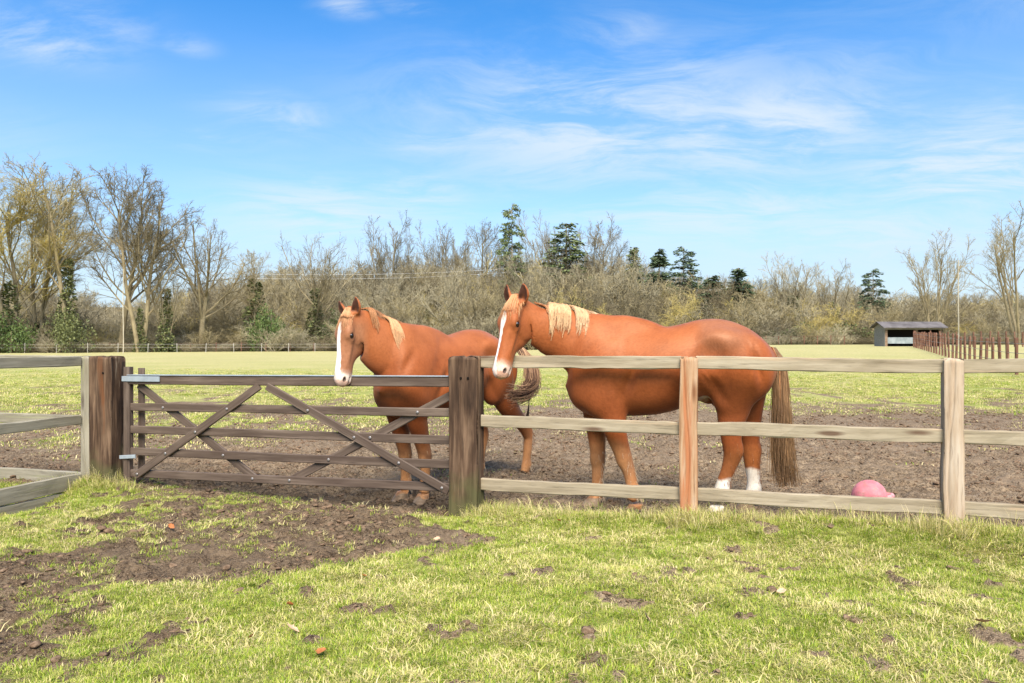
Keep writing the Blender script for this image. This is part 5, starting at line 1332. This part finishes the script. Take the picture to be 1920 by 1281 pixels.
def understory():
    rng = np.random.default_rng(77)
    PX = [-200, 0, 150, 175, 215, 260, 330, 400, 450, 520, 660, 800, 950, 1180, 1300, 1450, 1600, 1700, 1920, 2200]
    TP = [520, 530, 545, 590, 590, 560, 545, 540, 520, 508, 500, 495, 480, 488, 525, 532, 540, 552, 545, 540]
    pts, rot, scl, idx = [], [], [], []
    def row(n, y0, y1, lo, hi, wts, wide):
        px = np.linspace(-190, 2110, n)+rng.normal(0, 12, n)
        for p in px:
            Y = rng.uniform(y0, y1); Y -= 14*float(sstep(500, 0, p)); X = (p-CX)/F*Y; z0 = gz0(X, Y)-0.15
            if 47 < X < 66 and Y < 112: continue
            top = np.interp(p, PX, TP); hz = (H-(top-CY)/F*Y-z0)*rng.uniform(lo, hi); hz = max(hz, 1.2)
            k = rng.choice(5, p=wts); s = hz/6.0; w = s**0.6*wide*rng.uniform(0.85, 1.25)
            if lo >= 0.6 and rng.random() < 0.40: k = rng.integers(5, 8); s *= 1.12; w = s*rng.uniform(0.8, 1.1)
            if k == 4: s = hz/2.1; w = s*0.8
            pts.append((X, Y, z0)); rot.append((0, 0, rng.uniform(0, 6.28))); scl.append((w, w, s)); idx.append(k)
    row(60, 104, 108, 0.12, 0.40, (0.30, 0.26, 0.12, 0.28, 0.04), 1.0)
    row(150, 110, 114, 0.16, 0.50, (0.26, 0.24, 0.08, 0.24, 0.18), 1.0)
    row(120, 115, 122, 0.45, 0.80, (0.28, 0.30, 0.08, 0.20, 0.14), 1.1)
    row(120, 124, 134, 0.65, 1.0, (0.32, 0.33, 0.08, 0.18, 0.09), 1.2)
    row(120, 136, 155, 0.8, 1.05, (0.34, 0.36, 0.07, 0.16, 0.07), 1.3)
    row(120, 160, 200, 0.85, 1.04, (0.36, 0.38, 0.12, 0.12, 0.02), 1.6)
    o = scatter('woodland_understory', pts, rot, scl, idx, SH)
    tag(o, 'dense tan and olive bare scrub filling the wood beyond the field', 'scrub', kind='stuff')
    # rough dead growth along the boundary fences
    n = 700; p = rng.uniform(-150, 2080, n); pts = []; 
    rot = np.stack([np.zeros(n), np.zeros(n), rng.uniform(0, 6.28, n)], 1); s = rng.uniform(0.10, 0.24, n)
    for q in p:
        Y = 109.5+rng.normal(0, 1.0)-18*float(sstep(700, -100, q)); X = (q-CX)/F*Y; pts.append((X, Y, gz0(X, Y)-0.05))
    o = scatter('dead_undergrowth', pts, rot, np.stack([s*1.6, s*1.6, s], 1), rng.choice(2, n), [(SH[3][0].copy(), bark_mat('dead_bracken', (0.12, 0.075, 0.045), (0.21, 0.14, 0.085))), (SH[1][0].copy(), bark_mat('dead_stalks', (0.22, 0.16, 0.10), (0.32, 0.25, 0.16)))])
    for me in (o,): pass
    tag(o, 'brown dead undergrowth along the far boundary fence', 'undergrowth', kind='stuff')
understory()

# ---- poles and overhead wires
def pole(px, top, base, Y, r, label, m_):
    X = (px-CX)/F*Y; z0 = gz0(X, Y)-0.2; hgt = H-(top-CY)/F*Y-z0
    C = np.array([[[0.03*math.sin(k*1.3), 0, hgt*k/6] for k in range(7)]]); v, q = tubes((C, np.linspace(r, r*0.6, 7)[None]), 7)
    o = obj('pole', mesh_np('pole', v, quads=q), m_, None, (X, Y, z0)); tag(o, label, 'pole'); return o
pole(231, 505, 660, 90, 0.06, 'thin pale pole standing before the tall bare trees on the left', M_BIRCH)
pole(1797, 488, 640, 104, 0.10, 'straight pale birch stem right of the field shelter', M_BIRCH)
for dz in (0, 0.7):
    pa = P(380, 520, 112); pb = P(1190, 486, 150); n = 14
    pts = [tuple(pa+(pb-pa)*t-np.array([0, 0, 1.6*4*t*(1-t)-dz])-pa) for t in np.linspace(0, 1, n)]
    o = obj('overhead_wire', wire_mesh(pts, 0.018), M_TAPE, None, tuple(pa)); tag(o, 'pale overhead wire crossing before the wood, the %s of two' % ('upper' if dz else 'lower'), 'wire')
# ------------------------------------------------------------------ grass
def grass_clump(seed, n, rad, hmin, hmax, wid, lean, dry):
    rng = np.random.default_rng(seed); a = rng.uniform(0, 6.28, n); r = rad*np.sqrt(rng.random(n))
    b0 = np.stack([r*np.cos(a), r*np.sin(a), np.full(n, -0.008)], 1); hh = rng.uniform(hmin, hmax, n)
    ld = a+rng.normal(0, 1.1, n); ln = lean*rng.uniform(0.2, 1.4, n); d = np.stack([np.cos(ld), np.sin(ld), np.zeros(n)], 1)
    sd_ = np.stack([-np.sin(ld+rng.normal(0, 0.7, n)), np.cos(ld), np.zeros(n)], 1); w = (wid*rng.uniform(0.6, 1.3, n))[:, None]
    up = np.array([0, 0, 1.])
    p1 = b0+up*(hh*0.55)[:, None]+d*(hh*ln*0.30)[:, None]; p2 = b0+up*(hh*(1-0.35*np.minimum(ln, 1.2)))[:, None]+d*(hh*ln*0.95)[:, None]
    V = np.stack([b0-sd_*w, b0+sd_*w, p1-sd_*w*0.8, p1+sd_*w*0.8, p2], 1).reshape(-1, 3); k = np.arange(n)[:, None]*5
    me = mesh_np('tuft', V, quads=k+np.array([[0, 1, 3, 2]]), tris=k+np.array([[2, 3, 4]]), smooth=True)
    fattr(me, 'var', np.repeat(np.where(rng.random(n) < dry, 0.72+0.28*rng.random(n), 0.66*rng.random(n)), 5))
    fattr(me, 'tip', np.tile([0, 0, 0.6, 0.6, 1.0], n))
    return me
def blade_mat():
    m, nt, b = mat('grass_blades', 0.55, 0.25); at = nd(nt, 'ShaderNodeAttribute', attribute_name='var'); oi = nd(nt, 'ShaderNodeObjectInfo')
    v = mth(nt, 'ADD', at.outputs['Fac'], mth(nt, 'MULTIPLY', mth(nt, 'SUBTRACT', oi.outputs['Random'], 0.5), 0.34))
    c = ramp(nt, v, [(0.0, (0.120, 0.200, 0.016)), (0.25, (0.235, 0.330, 0.026)), (0.55, (0.380, 0.430, 0.050)), (0.72, (0.520, 0.470, 0.150)), (1.0, (0.660, 0.550, 0.290))])
    nt.links.new(c, b.inputs['Base Color'])
    tr = nd(nt, 'ShaderNodeBsdfTranslucent'); nt.links.new(c, tr.inputs['Color']); mx = nd(nt, 'ShaderNodeMixShader', i_0=0.30)
    out = nt.nodes['Material Output']; nt.links.new(b.outputs[0], mx.inputs[1]); nt.links.new(tr.outputs[0], mx.inputs[2]); nt.links.new(mx.outputs[0], out.inputs['Surface'])
    return m
M_BLADE = blade_mat()
def scatter_pts(rng, n, y0, y1, xk, dens):
    Y = np.sqrt(rng.uniform(y0**2, y1**2, n)); X = rng.uniform(-xk, xk, n)*Y; k = rng.random(n) < dens(X, Y)
    return X[k], Y[k]
def lay(name, X, Y, protos, wts, smin, smax, label, rng, cat='grass'):
    n = len(X); m = mudmask(X, Y); Z = zbase(X, Y)+zfine(X, Y, m)
    rot = np.stack([rng.normal(0, 0.12, n), rng.normal(0, 0.12, n), rng.uniform(0, 6.28, n)], 1); s = rng.uniform(smin, smax, n)
    o = scatter(name, np.stack([X, Y, Z], 1), rot, np.stack([s, s, s*rng.uniform(0.75, 1.25, n)], 1), rng.choice(len(protos), n, p=wts), protos)
    tag(o, label, cat, kind='stuff'); return o
rg = np.random.default_rng(5)
lawn = [(grass_clump(s, 40, 0.055, 0.012, 0.038, 0.0016, 1.05, d), M_BLADE) for s, d in ((1, 0.16), (2, 0.32), (3, 0.08), (4, 0.85))]
def d_front(X, Y):
    t, n = fence_coord(X, Y); m = mudmask(X, Y); left = (t < -3.5)
    return np.where((n < 0.12) | (left & (n < 0.4)), np.maximum(np.clip(1-m*1.12, 0.03, 1), 0.26*sstep(-1.4, -2.6, X)*(fbm(X*3.5, Y*3.5, 97, 3) > 0.52)), 0)*(0.55+0.45*sstep(0.3, 0.5, fbm(X*3, Y*3, 91, 3)))
X, Y = scatter_pts(rg, 86000, 1.7, 7.6, 0.95, d_front)
dry = fbm(X*0.9+3, Y*0.9, 95, 4)
lay('lawn_grass', X, Y, lawn, (0.34, 0.26, 0.24, 0.16), 0.5, 1.2, 'short yellow-green grass in front of the fence', rg)
# pale matted patches
k = (fbm(X*2.3+13, Y*2.3, 99, 5) > 0.54) & (rg.random(len(X)) < 0.42)
straw = [(grass_clump(s, 36, 0.07, 0.012, 0.036, 0.0016, 1.7, 0.95), M_BLADE) for s in (11, 12)]
lay('matted_straw_grass', X[k], Y[k], straw, (0.5, 0.5), 0.8, 1.5, 'pale straw-coloured matted grass patches in front of the fence', rg)
# long dry tufts under the rails and round the posts
tall = [(grass_clump(s, 22, 0.05, 0.05, 0.16, 0.0015, 0.85, 0.9), M_BLADE) for s in (21, 22)]+[(grass_clump(23, 36, 0.07, 0.025, 0.075, 0.0018, 0.8, 0.15), M_BLADE)]
n = 900; t = rg.uniform(0.12, 6.2, n); t[:70] = rg.normal(1.795, 0.10, 70); t[70:150] = rg.normal(3.59, 0.14, 80); t[150:190] = rg.normal(0.2, 0.1, 40); nn_ = rg.normal(-0.10, 0.10, n)
t[190:260] = rg.normal(-3.62, 0.22, 70); nn_[190:260] = rg.normal(-0.16, 0.06, 70)
pp = np.array([fl(a)+NN*b for a, b in zip(t, nn_)]); kk = (fbm(t*1.3, nn_*2, 55, 3) > 0.42) | (np.arange(n) < 260)
lay('fence_line_grass', pp[kk, 0], pp[kk, 1], tall, (0.46, 0.36, 0.18), 0.55, 1.15, 'long dry and green tufts growing along the foot of the fence', rg)
# the field beyond
def d_field(X, Y):
    t, n = fence_coord(X, Y); m = mudmask(X, Y); return np.where(n > 0.35, np.clip(1-m*1.05, 0.012, 1), 0)*sstep(0.38, 0.62, fbm(X*0.8, Y*0.8, 92, 4)+0.08)*sstep(40, 14, Y)
fieldc = [(grass_clump(s, 70, 0.20, 0.012, 0.040, 0.0036, 1.1, d), M_BLADE) for s, d in ((31, 0.35), (32, 0.6), (33, 0.9))]
X, Y = scatter_pts(rg, 105000, 5.0, 42.0, 0.86, d_field)
lay('field_grass', X, Y, fieldc, (0.22, 0.38, 0.40), 0.8, 1.6, 'sparse poached grass of the field behind the fence', rg)

# ---- mud clods and stones
def clod_mesh(seed):
    import bmesh
    bm = bmesh.new(); bmesh.ops.create_icosphere(bm, subdivisions=2, radius=1.0); rng = np.random.default_rng(seed); o = rng.uniform(0, 50)
    for v in bm.verts:
        f = 0.55+0.9*float(fbm(np.array(v.co.x*1.4+o), np.array(v.co.y*1.4+v.co.z*1.1), seed, 3)); v.co *= f; v.co.z *= 0.6
    me = bpy.data.meshes.new('clod'); bm.to_mesh(me); bm.free(); me.shade_smooth(); return me
M_CLOD, _nt, _b = mat('clod_earth', 0.95, 0.1); _geo = nd(_nt, 'ShaderNodeNewGeometry')
_n = noise(_nt, _geo.outputs['Position'], 45, 5, 0.65); _nt.links.new(ramp(_nt, _n, [(0.3, (0.075, 0.046, 0.027)), (0.5, (0.150, 0.098, 0.060)), (0.72, (0.27, 0.19, 0.125))]), _b.inputs['Base Color']); bump(_nt, _b, _n, 0.9, 0.01)
cl = [(clod_mesh(s), M_CLOD) for s in range(4)]
n = 42000; Y = np.sqrt(rg.uniform(2.6**2, 15**2, n)); X = rg.uniform(-0.74, 0.74, n)*Y; m = mudmask(X, Y); k = (rg.random(n) < m**1.5) & (fbm(X*1.6, Y*1.6, 120, 3) > 0.40)
X, Y = X[k], Y[k]; Z = zbase(X, Y)+zfine(X, Y, m[k]); n = len(X); s = 0.005+0.022*rg.random(n)**3.5
rot = np.stack([rg.normal(0, 0.3, n), rg.normal(0, 0.3, n), rg.uniform(0, 6.28, n)], 1)
o = scatter('mud_clods', np.stack([X, Y, Z], 1), rot, np.stack([s*1.3, s, s*0.9], 1), rg.choice(4, n), cl); tag(o, 'broken clods of trodden mud by the gate and in the paddock', 'mud', kind='stuff')

# ---- fallen leaves
def leaf_me(seed):
    rng = np.random.default_rng(seed); n = 9; V = []; c = rng.uniform(0.25, 0.6)
    for i in range(n):
        t = i/(n-1); w = 0.32*math.sin(math.pi*min(1, t*1.02))**0.8*(1+0.25*math.sin(i*2.6)); z = c*(t-0.5)**2
        V += [(t-0.5, -w, z+w*0.5), (t-0.5, 0, z), (t-0.5, w, z+w*0.4)]
    Q = []
    for i in range(n-1):
        b = i*3; Q += [(b, b+3, b+4, b+1), (b+1, b+4, b+5, b+2)]
    return mesh_np('leaf', V, quads=Q, smooth=True)
LEAF = [leaf_me(s) for s in range(3)]
def lm(name, c):
    m, nt, b = mat(name, 0.7, 0.25); tc = nd(nt, 'ShaderNodeTexCoord'); nt.links.new(ramp(nt, noise(nt, tc.outputs['Object'], 4, 3), [(0.3, tuple(0.6*x for x in c)), (0.7, c)]), b.inputs['Base Color']); return m
M_L1 = lm('russet_leaf', (0.42, 0.145, 0.045)); M_L2 = lm('pale_dry_leaf', (0.58, 0.38, 0.24))
for i, (px, py, big, pale, lab) in enumerate([(320, 948, 1.0, 0, 'russet fallen leaf on the turf right of the hinge post'), (273, 946, 1.3, 1, 'pale curled leaf on the turf just below the hinge post'), (321, 988, 0.9, 0, 'russet fallen leaf in the mud below the gate'),
     (820, 1017, 0.9, 1, 'pale leaf on the mud below the latch post'), (543, 1136, 0.8, 0, 'small russet leaf on the lawn below the mud'), (602, 1236, 1.1, 0, 'russet leaf lying near the bottom edge left of centre'),
     (472, 1190, 0.7, 0, 'small dark russet leaf on the lower left lawn'), (683, 1084, 0.7, 0, 'russet leaf at the lower edge of the mud'), (1048, 980, 0.6, 0, 'tiny russet leaf on the lawn below the pale rails'),
     (1843, 1196, 1.4, 1, 'large pale brown leaf at the lower right'), (548, 1183, 1.2, 1, 'pale dry leaf on the lawn at lower centre left'), (1212, 1173, 1.3, 1, 'pale dry leaf on the lawn at lower centre'), (1466, 1125, 0.9, 1, 'pale brown leaf on the middle of the right lawn')]):
    g = G(px, py, 0.03); z = float(zbase(g[0], g[1]))+float(zfine(g[0], g[1], mudmask(g[0], g[1])))+0.030
    o = obj('fallen_leaf', LEAF[i % 3], None, None, (g[0], g[1], z), (rg.normal(0, 0.4), rg.normal(0, 0.4), rg.uniform(0, 6.28))); s = 0.060*big; o.scale = (s, s, s)
    if not o.data.materials: o.data.materials.append(None)
    o.material_slots[0].link = 'OBJECT'; o.material_slots[0].material = M_L2 if pale else M_L1
    tag(o, lab, 'leaf', 'fallen leaves')
